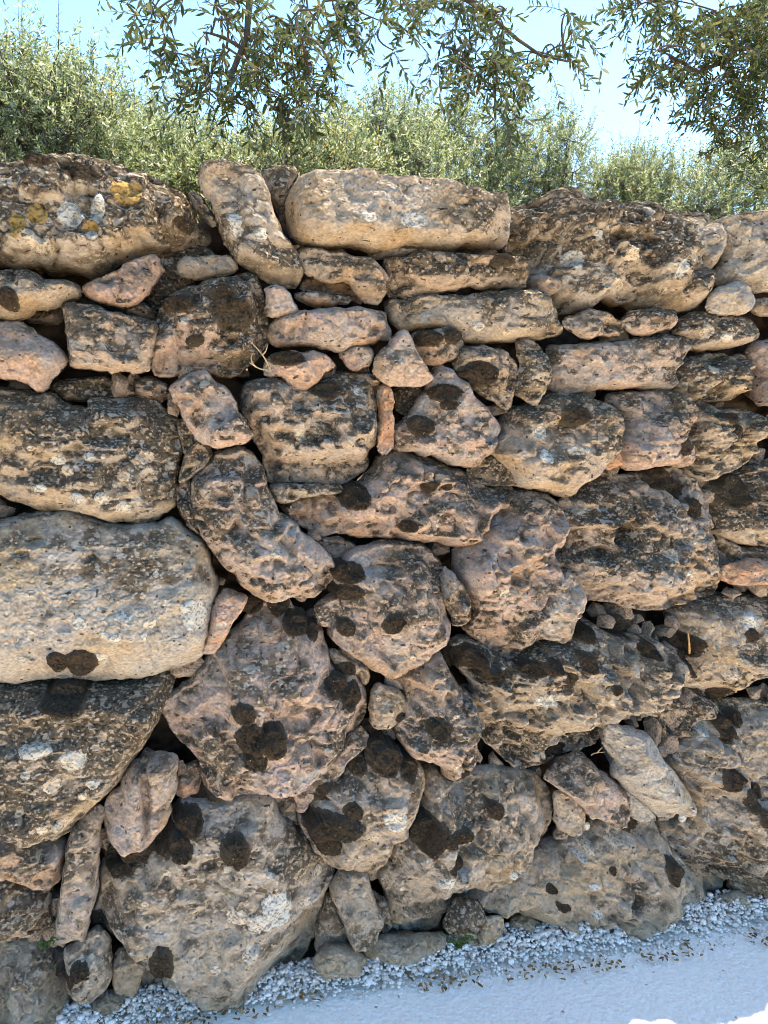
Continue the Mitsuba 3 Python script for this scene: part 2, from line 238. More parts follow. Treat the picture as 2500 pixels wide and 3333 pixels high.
 ('E','1145 30 1150 -20 1190 -40 1240 0 1310 90 1370 160 1450 230 1520 300 1555 360 1530 430 1500 490 1440 560 1380 605 1310 600 1240 570 1170 535 1080 520 990 490 915 475 905 430 920 340 970 300 1040 220 1090 150 1110 70',.50,.32,.06,.8,.28,[(910,440,1390,580,.6),(1290,80,1300,590,.2)],'pink five-sided stone with moss at its left'),
 ('F','40 420 70 380 110 250 150 225 200 230 280 180 350 150 460 150 560 165 650 190 720 230 800 265 795 330 765 420 720 500 680 560 630 620 600 660 540 700 500 770 440 775 380 755 300 730 200 720 150 690 110 620 60 560 10 510',.32,.46,.05,.9,.28,[(800,270,500,760,.45),(20,500,440,770,.5)],None),
 ('F','720 160 800 145 900 140 1000 120 1110 130 1140 180 1150 220 1180 300 1190 360 1180 420 1200 480 1195 560 1150 595 1090 575 1000 585 930 600 850 612 800 580 775 520 780 440 830 330 830 250 780 230 720 200',.5,.38,.05,1.3,.3,[(860,250,860,600,.9)],None),
 ('F','640 590 680 540 740 470 760 500 775 550 800 580 720 600',.82,.0,.02,.4,.4,[],'bright orange stone chip in a joint'),
 ('F','1190 210 1260 195 1330 220 1385 245 1480 250 1560 260 1610 290 1630 320 1610 380 1570 420 1540 460 1550 520 1545 570 1480 610 1420 630 1350 660 1300 672 1250 640 1200 590 1200 480 1180 400 1190 300',.18,.60,.04,1.6,.6,[],None),
 ('E','215 830 260 780 330 740 480 730 560 760 640 720 700 680 760 640 800 560 880 500 930 490 1000 500 1090 530 1170 550 1240 600 1330 620 1370 680 1450 710 1550 700 1625 710 1620 780 1580 830 1520 850 1450 900 1475 960 1450 1050 1370 1060 1280 1075 1180 1050 1080 1040 960 1030 830 1020 700 1020 600 1000 540 1010 440 1020 380 980 310 940 250 880',.48,.40,.05,1.4,.4,[(440,1000,1450,1030,.9)],'long pitted pinkish stone bridging a hollow'),
 ('E','150 700 280 700 420 705 560 700 600 740 480 750 330 760 240 810 190 800',.15,.55,-.01,1.2,.5,[],None),
 ('E','1330 610 1420 540 1500 520 1580 570 1620 620 1620 700 1480 700 1390 690',.3,.95,-.01,1,.6,[],None),
 ('E','430 1040 560 1010 690 1090 590 1170 540 1200 520 1120',.6,.4,-.08,1,.5,[],None),
 ('F','500 780 540 710 620 660 640 620 760 640 850 640 950 625 1040 600 1140 600 1220 620 1290 680 1310 740 1350 790 1355 870 1350 950 1370 1020 1390 1130 1400 1230 1412 1310 1390 1360 1330 1385 1260 1400 1180 1410 1100 1425 1010 1470 940 1460 850 1450 780 1420 700 1410 620 1410 570 1410 560 1340 500 1260 430 1240 400 1190 360 1130 360 1070 410 1020 440 950 430 860 470 830',.36,.45,.06,1.5,.35,[(560,1330,1400,1330,.8),(540,870,450,900,.8),(520,790,900,900,-.5)],'big block with two dark hollows'),
 ('F','1330 720 1380 690 1480 640 1560 600 1720 590 1720 1060 1640 1065 1560 1065 1480 1060 1430 1020 1370 990 1360 880 1350 790',.28,.6,.03,1,.5,[],None),
 ('F','1380 1010 1480 1060 1560 1075 1720 1075 1720 1150 1560 1160 1440 1180 1400 1100',.3,.85,-.04,1,.5,[],None),
 ('F','1410 1210 1460 1180 1600 1160 1720 1140 1720 1290 1600 1300 1480 1300 1420 1280',.68,.25,.03,.8,.5,[],'reddish stone at the right edge'),
 # fourth course
 ('D','-60 960 20 930 150 880 260 860 400 865 480 880 560 910 660 930 760 950 880 945 1000 930 1080 930 1140 990 1200 1040 1240 1120 1270 1200 1295 1280 1295 1370 1280 1450 1250 1550 1230 1640 1215 1690 1190 1750 1080 1795 960 1825 850 1865 720 1885 600 1890 400 1875 200 1870 60 1900 -60 1905',.12,.13,.07,.45,.3,[(-60,1690,1200,1660,.35),(1180,1000,1230,1640,.5),(0,1000,1150,1010,.5)],'largest pale smooth slab, at the left edge'),
 ('D','1300 1390 1340 1325 1390 1335 1480 1370 1470 1400 1430 1480 1390 1540 1350 1620 1300 1700 1270 1725 1205 1720 1240 1620 1270 1500',.60,.0,.03,.5,.35,[(1330,1330,1230,1700,.8)],'thin orange stone slanting beside the pale slab'),
 ('E','520 1560 560 1480 570 1400 545 1250 590 1170 660 1110 760 1070 880 1050 990 1050 1080 1060 1140 1110 1190 1180 1190 1280 1190 1400 1240 1560 1230 1650 1180 1680 1080 1740 990 1795 930 1840 890 1865 800 1830 720 1780 640 1730 570 1680 515 1620',.42,.36,.08,1.1,.6,[(530,1640,890,1840,.5)],'rounded boulder in the middle of the wall'),
 ('E','1200 1180 1250 1240 1310 1290 1335 1380 1350 1490 1315 1550 1250 1550 1230 1470 1190 1400 1190 1280',.4,.45,.04,1.1,.5,[],None),
 ('E','410 1430 470 1380 560 1350 570 1480 520 1560 440 1540',.5,.75,-.02,1,.5,[],None),
 ('F','150 740 280 735 370 760 415 810 437 880 435 960 405 1020 370 1068 340 1065 350 1140 390 1210 405 1270 385 1330 340 1370 320 1440 300 1500 262 1530 268 1610 230 1670 180 1730 130 1765 60 1740 -10 1700 -80 1650 -140 1570 -100 1480 -100 1350 -150 1300 -195 1200 -190 1110 -150 1060 -60 1000 0 920 60 840',.46,.38,.05,1.4,.4,[(330,830,-60,1240,1.0),(-130,1560,130,1750,.4)],'tall stone leaning to the right'),
 ('F','300 1540 320 1440 350 1390 400 1310 450 1245 480 1235 540 1290 570 1350 560 1410 530 1480 505 1560 490 1640 440 1660 370 1640 320 1620 275 1590',.35,.28,.06,.9,.45,[],None),
 ('I','1120 40 1100 -30 1180 -70 1300 -100 1420 -100 1560 -110 1720 -120 1720 250 1620 290 1580 370 1530 440 1470 480 1380 495 1270 497 1150 490 1090 455 1085 410 1140 300 1170 200 1140 110',.25,.5,.04,1.0,.5,[(1100,440,1620,280,.5)],None),
 ('I','-250 230 -230 180 -150 150 -50 190 20 240 120 290 190 240 300 170 420 130 500 60 600 50 690 120 820 130 950 150 1040 180 1110 240 1135 300 1105 350 1075 430 1050 490 1010 545 1000 610 930 640 850 650 760 640 720 690 700 760 640 810 580 850 460 860 350 930 240 965 180 965 110 900 20 820 -60 730 -100 640 -95 520 -105 420 -160 370 -220 300',.28,.52,.06,1.6,.4,[(260,760,1050,480,.8),(-30,230,200,400,-.3)],'massive crusted stone with a round white lichen'),
 # fifth course
 ('G','-60 430 60 440 200 420 400 430 520 430 700 430 850 400 960 370 1050 345 1070 370 1040 420 1020 500 980 570 940 650 880 740 820 850 760 950 700 1030 620 1110 540 1200 470 1270 400 1310 280 1345 190 1330 130 1290 60 1265 0 1245 -60 1240',.12,.66,.06,.8,.2,[(990,430,640,1040,1.1),(640,1040,250,1310,1.1)],'big dark wedge-shaped stone with a pale sloping edge'),
 ('H','-495 570 -460 515 -400 460 -340 430 -290 350 -240 325 -185 210 -120 150 -35 90 20 10 80 -50 160 -90 260 -70 310 10 400 50 460 110 490 200 500 300 560 340 640 330 690 400 740 480 748 570 720 650 640 730 560 790 490 870 440 950 330 1020 200 1050 60 1080 -80 1105 -155 1125 -240 1105 -265 1000 -285 920 -330 850 -400 760 -460 700 -495 640',.48,.34,.07,1.2,.3,[(-260,320,-470,600,.5),(-10,500,540,600,-.2),(520,330,560,780,.3)],'large pinkish stone with round black moss cushions'),
 ('H','500 220 560 240 640 270 740 330 750 380 720 430 680 360 560 350',.3,.4,-.01,1,.5,[],None),
 ('H','760 500 790 425 850 440 920 460 965 520 970 580 920 650 880 700 790 700 760 650',.3,.42,.01,.8,.5,[(800,440,800,700,.6)],None),
 ('H','960 390 1000 320 1080 290 1130 240 1180 235 1210 290 1240 360 1290 440 1340 460 1370 510 1375 600 1380 700 1395 760 1405 850 1385 930 1340 990 1280 1020 1210 1010 1180 930 1130 900 1050 880 980 840 930 790 900 710 910 640 970 580 960 480',.42,.5,.06,1.5,.4,[(930,780,1280,990,.5)],None),
 ('H','270 1050 400 960 500 860 600 780 700 700 735 770 700 830 620 880 560 970 470 1050 400 1130 360 1190 320 1200',.55,.12,.01,.7,.5,[],None),
 ('H','360 1230 410 1130 430 1040 520 990 600 950 650 860 720 840 720 760 800 720 880 780 950 850 1030 890 1060 930 1085 1000 1060 1080 1040 1170 1000 1240 930 1300 870 1330 880 1400 850 1470 800 1540 720 1565 620 1560 530 1530 460 1480 400 1400 350 1340 320 1270 320 1200',.3,.30,.06,1.1,.4,[(560,1450,980,1230,.3)],'stone half covered by black moss cushions'),
 ('H','150 1060 270 1045 290 1130 330 1250 340 1330 240 1240 180 1180',.05,.4,-.07,.7,.5,[],None),
 ('I','730 680 800 690 900 730 960 745 1000 790 1030 870 1090 950 1150 1020 1190 1070 1215 1110 1210 1150 1170 1190 1120 1240 1060 1240 1010 1220 960 1160 890 1110 820 1050 750 990 760 930 790 900 700 800',.10,.02,.07,.5,.2,[(750,975,1110,1120,1.1),(1000,880,1180,1190,.6),(960,850,960,1030,.5)],'pale freshly broken wedge pushed into a joint'),
 ('I','340 1010 360 960 400 930 480 870 560 860 620 900 660 960 720 980 760 1010 820 1080 830 1180 810 1250 760 1280 720 1285 640 1220 560 1180 500 1110 420 1060',.42,.42,.04,1.1,.4,[],None),
 ('I','390 1080 440 1080 510 1120 570 1190 570 1260 540 1320 500 1335 420 1300 390 1240',.25,.2,.01,.6,.6,[],None),
 ('I','790 1020 860 1100 960 1180 1000 1240 900 1250 830 1220 830 1100',.0,.0,.0,.7,.5,[],None),
 ('I','1100 800 1190 720 1220 640 1320 640 1430 610 1450 540 1560 540 1720 520 1720 1500 1600 1490 1480 1520 1350 1560 1250 1580 1150 1500 1100 1420 1040 1350 1020 1260 1130 1240 1215 1150 1210 1060 1120 960 1050 870',.22,.36,.05,1.2,.3,[(1040,1340,1260,1560,.4)],'big brown stone filling the lower right'),
 ('I','1000 500 1150 520 1250 500 1400 520 1420 590 1300 630 1210 630 1150 720 1050 760 1000 700 1010 600',.35,.85,-.03,1.2,.5,[],None),
 ('K','1065 260 1090 130 1150 160 1210 215 1280 220 1340 180 1400 160 1500 152 1600 165 1740 180 1810 240 1860 300 1885 380 1870 480 1820 560 1740 640 1640 710 1540 780 1420 880 1300 915 1260 985 1200 1060 1190 1140 1060 1165 960 1180 890 1150 860 1080 850 980 850 900 815 850 800 780 850 680 880 600 880 540 960 500 1010 440 1050 370',.24,.33,.05,1.2,.3,[(1250,920,1800,560,.5),(880,620,1280,700,.3)],'wide brown stone with a pale lower lobe'),
 # foot of the wall
 ('J','-60 490 60 500 150 530 260 560 360 570 400 600 390 680 370 780 330 830 300 850 240 840 120 800 0 760 -60 750',.45,.45,.03,1,.35,[],None),
 ('J','-60 760 60 790 180 830 280 860 300 900 300 1000 300 1090 240 1130 130 1150 0 1150 -60 1150',.2,.58,.03,1,.4,[],None),
 ('J','435 500 500 440 590 385 605 440 585 520 580 650 575 780 565 900 540 1000 520 1090 505 1160 440 1190 400 1215 330 1170 345 1050 365 900 380 760 395 640 410 570',.35,.42,.06,.7,.2,[],'tall thin slab standing upright at the foot'),
 ('G','760 960 790 900 870 880 910 860 980 855 1050 880 1075 920 1065 1040 1040 1130 1010 1230 960 1320 880 1410 820 1430 740 1450 690 1420 640 1350 620 1270 610 1180 650 1110 720 1050',.4,.25,.05,.6,.4,[(890,860,740,1440,.9),(870,870,860,1420,-.5)],'split upright stone with a groove down the middle'),
 ('G','1070 930 1120 920 1180 890 1200 970 1210 1060 1100 1100 1060 1060',.65,.3,-.06,.8,.5,[],None),
 ('J','-60 1150 120 1160 230 1140 330 1185 400 1230 400 1350 430 1450 520 1510 530 1600 430 1720 -60 1760',.25,.4,.03,1.1,.4,[],None),
 ('J','390 1240 480 1200 560 1140 620 1130 660 1180 668 1280 660 1380 600 1460 545 1500 480 1500 420 1440 390 1350',.28,.36,.05,1.2,.5,[],None),
 ('J','670 1300 690 1250 740 1215 800 1260 870 1310 850 1360 830 1430 790 1520 750 1560 700 1500 680 1440',.25,.35,.03,.7,.5,[],None),
 ('J','545 1620 580 1540 640 1490 690 1500 740 1540 650 1590 580 1670',.2,.2,.04,.6,.5,[],None),
 ('J','800 1480 850 1360 900 1320 980 1340 970 1390 1060 1410 1180 1470 1120 1510 960 1520 850 1540 780 1550',.3,.4,-.02,1,.5,[],None),
 ('J','545 1050 570 970 600 890 600 720 740 660 860 640 960 560 1060 400 1110 340 1220 330 1330 335 1480 300 1590 270 1640 300 1650 380 1680 440 1770 500 1830 560 1900 620 1980 690 2030 750 2010 820 1980 900 1960 960 1910 1050 1900 1150 1880 1220 1840 1290 1790 1380 1720 1440 1650 1480 1540 1510 1430 1520 1280 1550 1220 1520 1180 1460 1060 1400 970 1380 980 1330 910 1310 860 1290 800 1240 720 1190 660 1140 600 1110 545 1080',.16,.28,.08,.75,.3,[(560,1080,980,1350,.4),(1900,1000,1300,1500,.5),(640,900,1300,480,.7)],'largest boulder at the foot with an oval grey lichen'),
 ('K','500 900 530 950 580 1060 620 1150 640 1230 560 1210 480 1260 430 1250 430 1100 460 1000',.3,.4,-.02,1,.5,[],None),
 ('K','520 860 570 760 640 765 730 780 755 850 780 930 810 1000 825 1060 820 1120 760 1170 650 1225 620 1160 590 1060 550 970',.24,.36,.05,.9,.3,[(510,850,640,1210,.4)],'small oblong stone leaning at the foot'),
 ('K','760 870 830 900 860 960 860 1100 830 1130 800 1000',.35,.5,-.03,1,.5,[],None),
 ('K','700 1230 760 1190 850 1160 950 1170 1060 1150 1190 1150 1220 1210 1200 1270 1100 1300 1000 1330 900 1340 800 1300 720 1270',.22,.25,.03,.6,.4,[],None),
 ('K','420 1330 440 1270 530 1220 640 1240 720 1280 730 1330 680 1360 560 1390 470 1400',.3,.3,.05,.8,.6,[],None),
 ('L','-180 930 -100 900 0 840 100 760 200 710 330 610 420 580 560 520 680 480 760 440 830 400 900 420 1000 450 1040 540 1100 620 1160 700 1250 780 1350 750 1480 720 1510 720 1480 800 1440 870 1380 930 1300 950 1200 970 1110 990 1040 1030 990 1090 930 1090 850 1080 750 1140 680 1080 600 1090 520 1100 460 1150 420 1120 340 1070 280 1030 180 1010 60 1005 -30 1020 -100 1010 -160 1000 -180 960',.2,.25,.07,1.0,.3,[(-160,960,500,980,.5),(500,980,1480,800,.5)],'long low stone along the foot with a dark hollow'),
 ('L','750 1150 790 1050 830 1020 900 1040 990 1060 980 1120 920 1170 800 1190',.3,.3,.05,1,.6,[],None),
 ('L','1450 870 1500 780 1600 690 1720 680 1720 960 1640 940 1550 900 1480 890',.3,.8,.04,1.2,.5,[],None),
 ('L','1310 980 1400 920 1500 880 1560 900 1600 950 1560 1010 1450 1050 1360 1050',.25,.25,.03,.9,.5,[],None),
 ('L','100 1110 140 1050 260 1040 330 1090 420 1130 400 1190 300 1230 160 1190',.2,.45,.0,.9,.5,[],None),
 ('L','-60 1140 0 1050 60 1040 80 1080 20 1150 -30 1170',.2,.3,.02,.8,.5,[],None),
 ('K','1200 1060 1250 980 1300 930 1400 940 1440 1000 1440 1100 1400 1180 1340 1190 1260 1150 1210 1120',.3,.85,.03,1,.6,[],None),
 ('K','1400 1170 1440 1090 1440 1030 1540 1040 1560 1080 1500 1150 1440 1190',.25,.2,.06,.9,.6,[],None),
]
GRID = 0.0048
WALL = 'dry_stone_wall'
labels[WALL] = {'label': 'tall dry stone wall of rough lichen-crusted limestone beside the white road', 'category': 'wall', 'kind': 'thing'}

def shape_outline(w, seed):
    """Densify, soften and roughen an outline (n, 2) given in metres on the wall face."""
    ring = shapely.segmentize(Polygon(w).exterior, 0.012)
    p = np.array(ring.coords)[:-1]
    for _ in range(1):
        p = 0.5 * p + 0.25 * (np.roll(p, 1, 0) + np.roll(p, -1, 0))
    t = np.roll(p, -1, 0) - np.roll(p, 1, 0)
    nrm = np.c_[t[:, 1], -t[:, 0]] / (np.linalg.norm(t, axis=1, keepdims=True) + 1e-9)
    q = np.c_[p * 26, np.full(len(p), seed * 3.7)]
    p = p + nrm * ((meshkit.fbm(q, 3, seed) - 0.5) * 0.020 + (meshkit.noise(q * 2.6, seed) - 0.5) * 0.007)[:, None]
    poly = Polygon(p).buffer(0.0045)
    return max(poly.geoms, key=lambda a: a.area) if poly.geom_type == 'MultiPolygon' else poly

def hull_tris(pts, poly):
    tri = Delaunay(pts).simplices
    c = pts[tri].mean(1)
    tri = tri[shapely.contains_xy(poly, c[:, 0], c[:, 1])]
    a, b, d = pts[tri[:, 0]], pts[tri[:, 1]], pts[tri[:, 2]]
    neg = (b[:, 0] - a[:, 0]) * (d[:, 1] - a[:, 1]) - (b[:, 1] - a[:, 1]) * (d[:, 0] - a[:, 0]) < 0
    tri[neg] = tri[neg][:, [0, 2, 1]]
    return tri

def inner(poly, step, rng, keep):
    x0, z0, x1, z1 = poly.bounds
    gx, gz = np.meshgrid(np.arange(x0, x1, step), np.arange(z0, z1, step * 0.87))
    gx = gx + (np.arange(gx.shape[0]) % 2)[:, None] * step / 2
    pts = np.c_[gx.ravel(), gz.ravel()] + rng.uniform(-.22, .22, (gx.size, 2)) * step
    pts = pts[shapely.contains_xy(poly, pts[:, 0], pts[:, 1])]
    return pts[shapely.distance(poly.exterior, shapely.points(pts)) > keep]

FACES = []                                           # (polygon, front, interpolator) of each stone, for what grows on it
def make_stone(poly, tone, cover, d, rough, rnd, cuts, seed, step=GRID, holes=()):
    rng = np.random.default_rng(seed + 11)
    ring = np.array(shapely.segmentize(poly.exterior, step * 1.2).coords)[:-1]
    poly = Polygon(ring)
    pts = np.vstack([ring, inner(poly, step, rng, step * 0.45)])
    tri = hull_tris(pts, poly)
    t = shapely.distance(poly.exterior, shapely.points(pts))
    inr = max(t.max(), 0.01)
    size = math.sqrt(poly.area)
    T = float(np.clip(0.48 * size, 0.04, 0.16))
    R = max(0.010, min(inr, rnd * inr * 0.75))
    Rv = R * (0.35 + 1.5 * meshkit.fbm(np.c_[pts * 9, np.full(len(pts), seed + .5)], 2, 77))
    rim = rng.uniform(.40, .60)
    prof = rim * np.sqrt(np.clip(t / 0.007, 0, 1)) + (1 - rim) * np.clip(t / Rv, 0, 1)
    c = np.array(poly.centroid.coords[0])
    rel = pts - c
    hp = np.full(len(pts), T) + rel @ np.array([rng.uniform(-0.10, 0.10), rng.uniform(-0.30, 0.04)])
    n_facets = rng.integers(4, 7) if len(cuts) < 2 else rng.integers(2, 4)
    chips = [(th, rng.uniform(.18, .60), rng.uniform(-.05, .55)) for th in rng.uniform(0, 2 * np.pi, n_facets)]
    chips += [(th, rng.uniform(.8, 1.7), rng.uniform(.62, .90)) for th in rng.uniform(0, 2 * np.pi, 6)]
    for th, sl, off in chips:
        dirn = np.array([math.cos(th), math.sin(th)])
        pr = rel @ dirn
        pl = T * rng.uniform(.97, 1.08) - sl * (pr - off * pr.max() + 0.03 * (meshkit.fbm(np.c_[pts * 18, np.full(len(pts), th)], 2, 8) - .5))
        k = 0.0015
        hp = 0.5 * (hp + pl - np.sqrt((hp - pl) ** 2 + k * k))
    for a, b, slope in cuts:
        nrm = np.array([b[1] - a[1], a[0] - b[0]]); nrm /= np.linalg.norm(nrm)
        if (c - a) @ nrm > 0: nrm = -nrm
        wob = (meshkit.fbm(np.c_[pts * 20, np.full(len(pts), seed)], 3, 5) - 0.5) * 0.05
        u_ = (pts - a) @ nrm + wob * 0.4
        bend_ = 0.5 * (u_ + np.sqrt(u_ * u_ + 1e-5))
        hp = hp - (min(abs(slope) * 1.1 * bend_.max(), T * .8) / (bend_.max() + 1e-9)) * bend_ if slope > 0 else hp - np.minimum(abs(slope) * bend_, T * .4)
    hp = np.maximum(hp, 0.10 * T)
    q = np.c_[pts, np.full(len(pts), seed * 1.37)]
    # broken ledges: the height is drawn towards a few steps
    led = (meshkit.fbm(q * 13, 3, seed) - 0.5)
    fb = lambda f, o, s: meshkit.fbm(q * f, o, seed * 7 + s) - 0.5
    disp = 0.030 * fb(7, 2, 1) * min(1, size / 0.22) + 0.016 * np.tanh(26 * led) + 0.011 * fb(26, 2, 2) + 0.015 * fb(62, 3, 3)
    ridge = np.abs(meshkit.noise(q * 34, seed + 5) - 0.5) * 2
    disp = disp - 0.012 * (1 - ridge) ** 4
    crack = np.clip(1 - np.abs(meshkit.noise(q * 11 + 4, seed + 3) - 0.5) * 26, 0, 1) * ss(.50, .60, meshkit.noise(q * 7, seed + 8))
    disp = disp - 0.009 * crack
    pit = ss(0.74, 0.90, meshkit.noise(q * 24, seed + 9)) * 0.016 + ss(0.72, 0.85, meshkit.noise(q * 60, seed + 19)) * 0.006
    disp = (disp * rough - pit * rough * 0.8) * ss(0, 0.020, t)
    for hx, hz, rx_, rz_, dep in holes:
        rr = np.sqrt(((pts[:, 0] - hx) / rx_) ** 2 + ((pts[:, 1] - hz) / rz_) ** 2) + 0.5 * fb(30, 2, 4)
        disp = disp - dep * ss(1.0, 0.55, rr)
    h = prof * hp + disp
    front = np.c_[pts[:, 0], -(d - T + h), pts[:, 1]]
    bp = inner(poly, max(0.03, step), rng, 0.012)
    bpts = np.vstack([ring, bp])
    btri = hull_tris(bpts, poly)
    bt = shapely.distance(poly.exterior, shapely.points(bpts))
    back = np.c_[bpts[:, 0], -(d - T) + (0.14 + 0.08 * rng.random()) * ss(0, 0.07, bt), bpts[:, 1]]
    nr = len(ring)
    remap = np.r_[np.arange(nr), np.arange(nr, len(bpts)) - nr + len(pts)]
    v = np.vstack([front, back[nr:]])
    f = np.vstack([tri, remap[btri][:, [0, 2, 1]]])
    uv = np.tile([[tone, cover]], (len(v), 1))
    return v, f, uv, (pts, front)

def on_wall(pts_px, y):
    w = at(pts_px[:, 0], pts_px[:, 1], y)
    return w[:, [0, 2]]

# hollows in single stones: tile, x, y, rx, ry, depth (m)
HOLES = [('G',865,1130,34,290,.035),('C',1000,690,70,50,.03),('C',820,660,80,40,.025),('F',895,1030,90,95,.075),('F',770,1145,70,60,.05),('F',700,880,190,70,.02),('E',870,1245,125,38,.03),('E',870,830,70,60,.03),('E',1130,830,40,40,.02),
         ('L',900,960,85,65,.06),('H',1245,525,42,40,.03),('I',325,1120,40,40,.035),('C',925,575,14,14,.02),('C',1160,730,60,22,.02),('D',200,1055,60,22,.02),('D',120,1120,35,20,.015),
         ('D',530,1150,40,20,.015),('D',865,1172,20,14,.012),('F',930,370,70,110,.02),('C',950,900,90,60,.025),('D',560,560,50,25,.015),('D',250,620,60,25,.015)]
traced = []
rs = np.random.default_rng(7)
for i, (tile, pts, tone, cover, d, rough, rnd, cuts, lab) in enumerate(STONES):
    P = px(tile, [float(a) for a in pts.split()])
    far = rs.uniform(60, 240, len(P))
    P[:, 0] = np.where(P[:, 0] < -15, -40 - far, P[:, 0])
    P[:, 0] = np.where(P[:, 0] > 2515, 2540 + far, P[:, 0])
    d = d + (rs.random() - 0.5) * 0.02
    size = math.sqrt(Polygon(on_wall(P, 0.0)).buffer(0).area)
    yb = -(d - 0.7 * float(np.clip(0.48 * size, 0.04, 0.16)))
    poly = shape_outline(on_wall(P, yb), i)
    yf = -d
    cw = []
    for x1, y1, x2, y2, s in cuts:
        ab = on_wall(px(tile, [(x1, y1), (x2, y2)]), yf)
        cw.append((ab[0], ab[1], s))
    ho = []
    for ht, hx, hy, hrx, hry, dep in HOLES:
        c0 = px(ht, [(hx, hy)]); w0 = on_wall(c0, yf)[0]
        if poly.contains(Point(w0)) and d > 0:
            ho.append((w0[0], w0[1], hrx * S / F * 2.1, hry * S / F * 2.1, dep))
    v, f, uv, face = make_stone(poly, tone, cover, d, rough, rnd, cw, i, holes=ho)
    key = numbered(WALL + '__stone')
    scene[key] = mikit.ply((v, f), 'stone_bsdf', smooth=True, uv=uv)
    if lab: labels[key] = {'label': lab}
    traced.append((poly, d, key, face))

# stones of the wall beyond the picture, so that it goes on to both sides
union = unary_union([p.buffer(0.004) for p, *_ in traced])
mid = sbox(union.bounds[0] + 0.16, -0.1, union.bounds[2] - 0.3, 2.5).intersection(shapely.convex_hull(union)).buffer(0.02)
rv = np.random.default_rng(21)
seeds = []
for r, z in enumerate(np.arange(0.0, 2.25, 0.21)):
    x = -3.6 + rv.random() * 0.2
    while x < 5.2:
        seeds.append((x, (z + rv.uniform(-.05, .05)) * 1.7)); x += rv.uniform(0.22, 0.48)
vor = Voronoi(np.array(seeds))
for ri_, reg in enumerate(vor.point_region):
    reg = vor.regions[reg]
    if -1 in reg or len(reg) < 3: continue
    cell = Polygon(vor.vertices[reg] * [1, 1 / 1.7]).intersection(sbox(-3.6, -0.05, 5.2, 2.02)).buffer(-0.014).buffer(0.008)
    cell = cell.difference(union).difference(mid)
    if cell.is_empty: continue
    if cell.geom_type == 'MultiPolygon': cell = max(cell.geoms, key=lambda a: a.area)
    if cell.area < 0.004 or cell.area / (cell.length ** 2) < 0.02: continue
    poly = shape_outline(np.array(cell.exterior.coords)[:-1], 300 + ri_)
    v, f, uv, _ = make_stone(poly, rv.uniform(.1, .55), rv.uniform(.3, .7), rv.uniform(0, .06), rv.uniform(.8, 1.5), rv.uniform(.3, .6), [], 300 + ri_, step=0.014)
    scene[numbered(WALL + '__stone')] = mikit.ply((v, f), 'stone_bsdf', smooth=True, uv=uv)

# small packing stones deep in the joints
rp = np.random.default_rng(77)
gaps = mid.difference(unary_union([p for p, d, *_ in traced if d > -.03]).buffer(-0.002))
x0, z0, x1, z1 = mid.bounds
cand = np.c_[rp.uniform(x0, x1, 9000), rp.uniform(0.03, 1.75, 9000)]
cand = cand[shapely.contains_xy(gaps, cand[:, 0], cand[:, 1])][:150]
for q in cand:
    rr_ = rp.uniform(.022, .05)
    hpts = unit_pts = rp.normal(0, 1, (16, 3)); hpts = hpts / np.linalg.norm(hpts, axis=1, keepdims=True) * rp.uniform(.75, 1, (16, 1)) * rr_ * rp.uniform(.7, 1.3, 3)
    m = trimesh.convex.convex_hull(hpts + [q[0], rp.uniform(.07, .14), q[1]])
    m = m.subdivide().subdivide()
    vv = np.array(m.vertices); vv += np.array(m.vertex_normals) * (meshkit.fbm(vv * 60, 2, 5) - .5)[:, None] * .010
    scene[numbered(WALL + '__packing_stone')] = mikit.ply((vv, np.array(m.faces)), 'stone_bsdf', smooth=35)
# rubble filling behind the face stones
cx, cz = np.meshgrid(np.linspace(-3.7, 5.3, 380), np.linspace(-0.05, 1.0, 90))
tops = np.array([[p.centroid.x, p.bounds[3]] for p, *_ in traced if p.bounds[3] > 1.7])
prof_top = np.array([max([1.66 if -.5 < x < 1.7 else 1.9] + [p.intersection(sbox(x - .03, 0, x + .03, 3)).bounds[3] - 0.06 for p, *_ in traced[:9] if p.intersects(sbox(x - .03, 0, x + .03, 3))]) for x in cx[0]])
from scipy.ndimage import minimum_filter1d, gaussian_filter1d
prof_top = gaussian_filter1d(minimum_filter1d(prof_top, 3), 1.5)
czz = -0.05 + (cz + 0.05) / 1.05 * (prof_top[None] + 0.05)
q = np.stack([cx * 9, czz * 13, 0 * cx], -1)
bump = 0.10 * (meshkit.fbm(q, 3, 44) - 0.5) + 0.03 * (meshkit.fbm(q * 4, 2, 45) - 0.5)
fr = np.stack([cx, 0.23 - bump, czz], -1)
bk = np.stack([cx, 0.62 + 1.2 * (meshkit.fbm(q + 50, 3, 46) - 0.5) * 0.15, czz], -1)
nr_, nc_ = cx.shape
ia = np.arange(nr_ * nc_).reshape(nr_, nc_)
quad = np.stack([ia[:-1, :-1], ia[:-1, 1:], ia[1:, 1:], ia[1:, :-1]], -1).reshape(-1, 4)
o = nr_ * nc_
cap = np.stack([ia[-1, :-1], ia[-1, 1:], ia[-1, 1:] + o, ia[-1, :-1] + o], -1)
ends = np.vstack([np.stack([ia[:-1, 0], ia[1:, 0], ia[1:, 0] + o, ia[:-1, 0] + o], -1), np.stack([ia[:-1, -1], ia[:-1, -1] + o, ia[1:, -1] + o, ia[1:, -1]], -1)])
scene[WALL + '__rubble_core'] = mikit.ply((np.vstack([fr.reshape(-1, 3), bk.reshape(-1, 3)]), np.vstack([quad, quad[:, ::-1] + o, cap, ends])), 'core_bsdf', smooth=40)
labels[WALL + '__rubble_core'] = {'kind': 'stuff'}

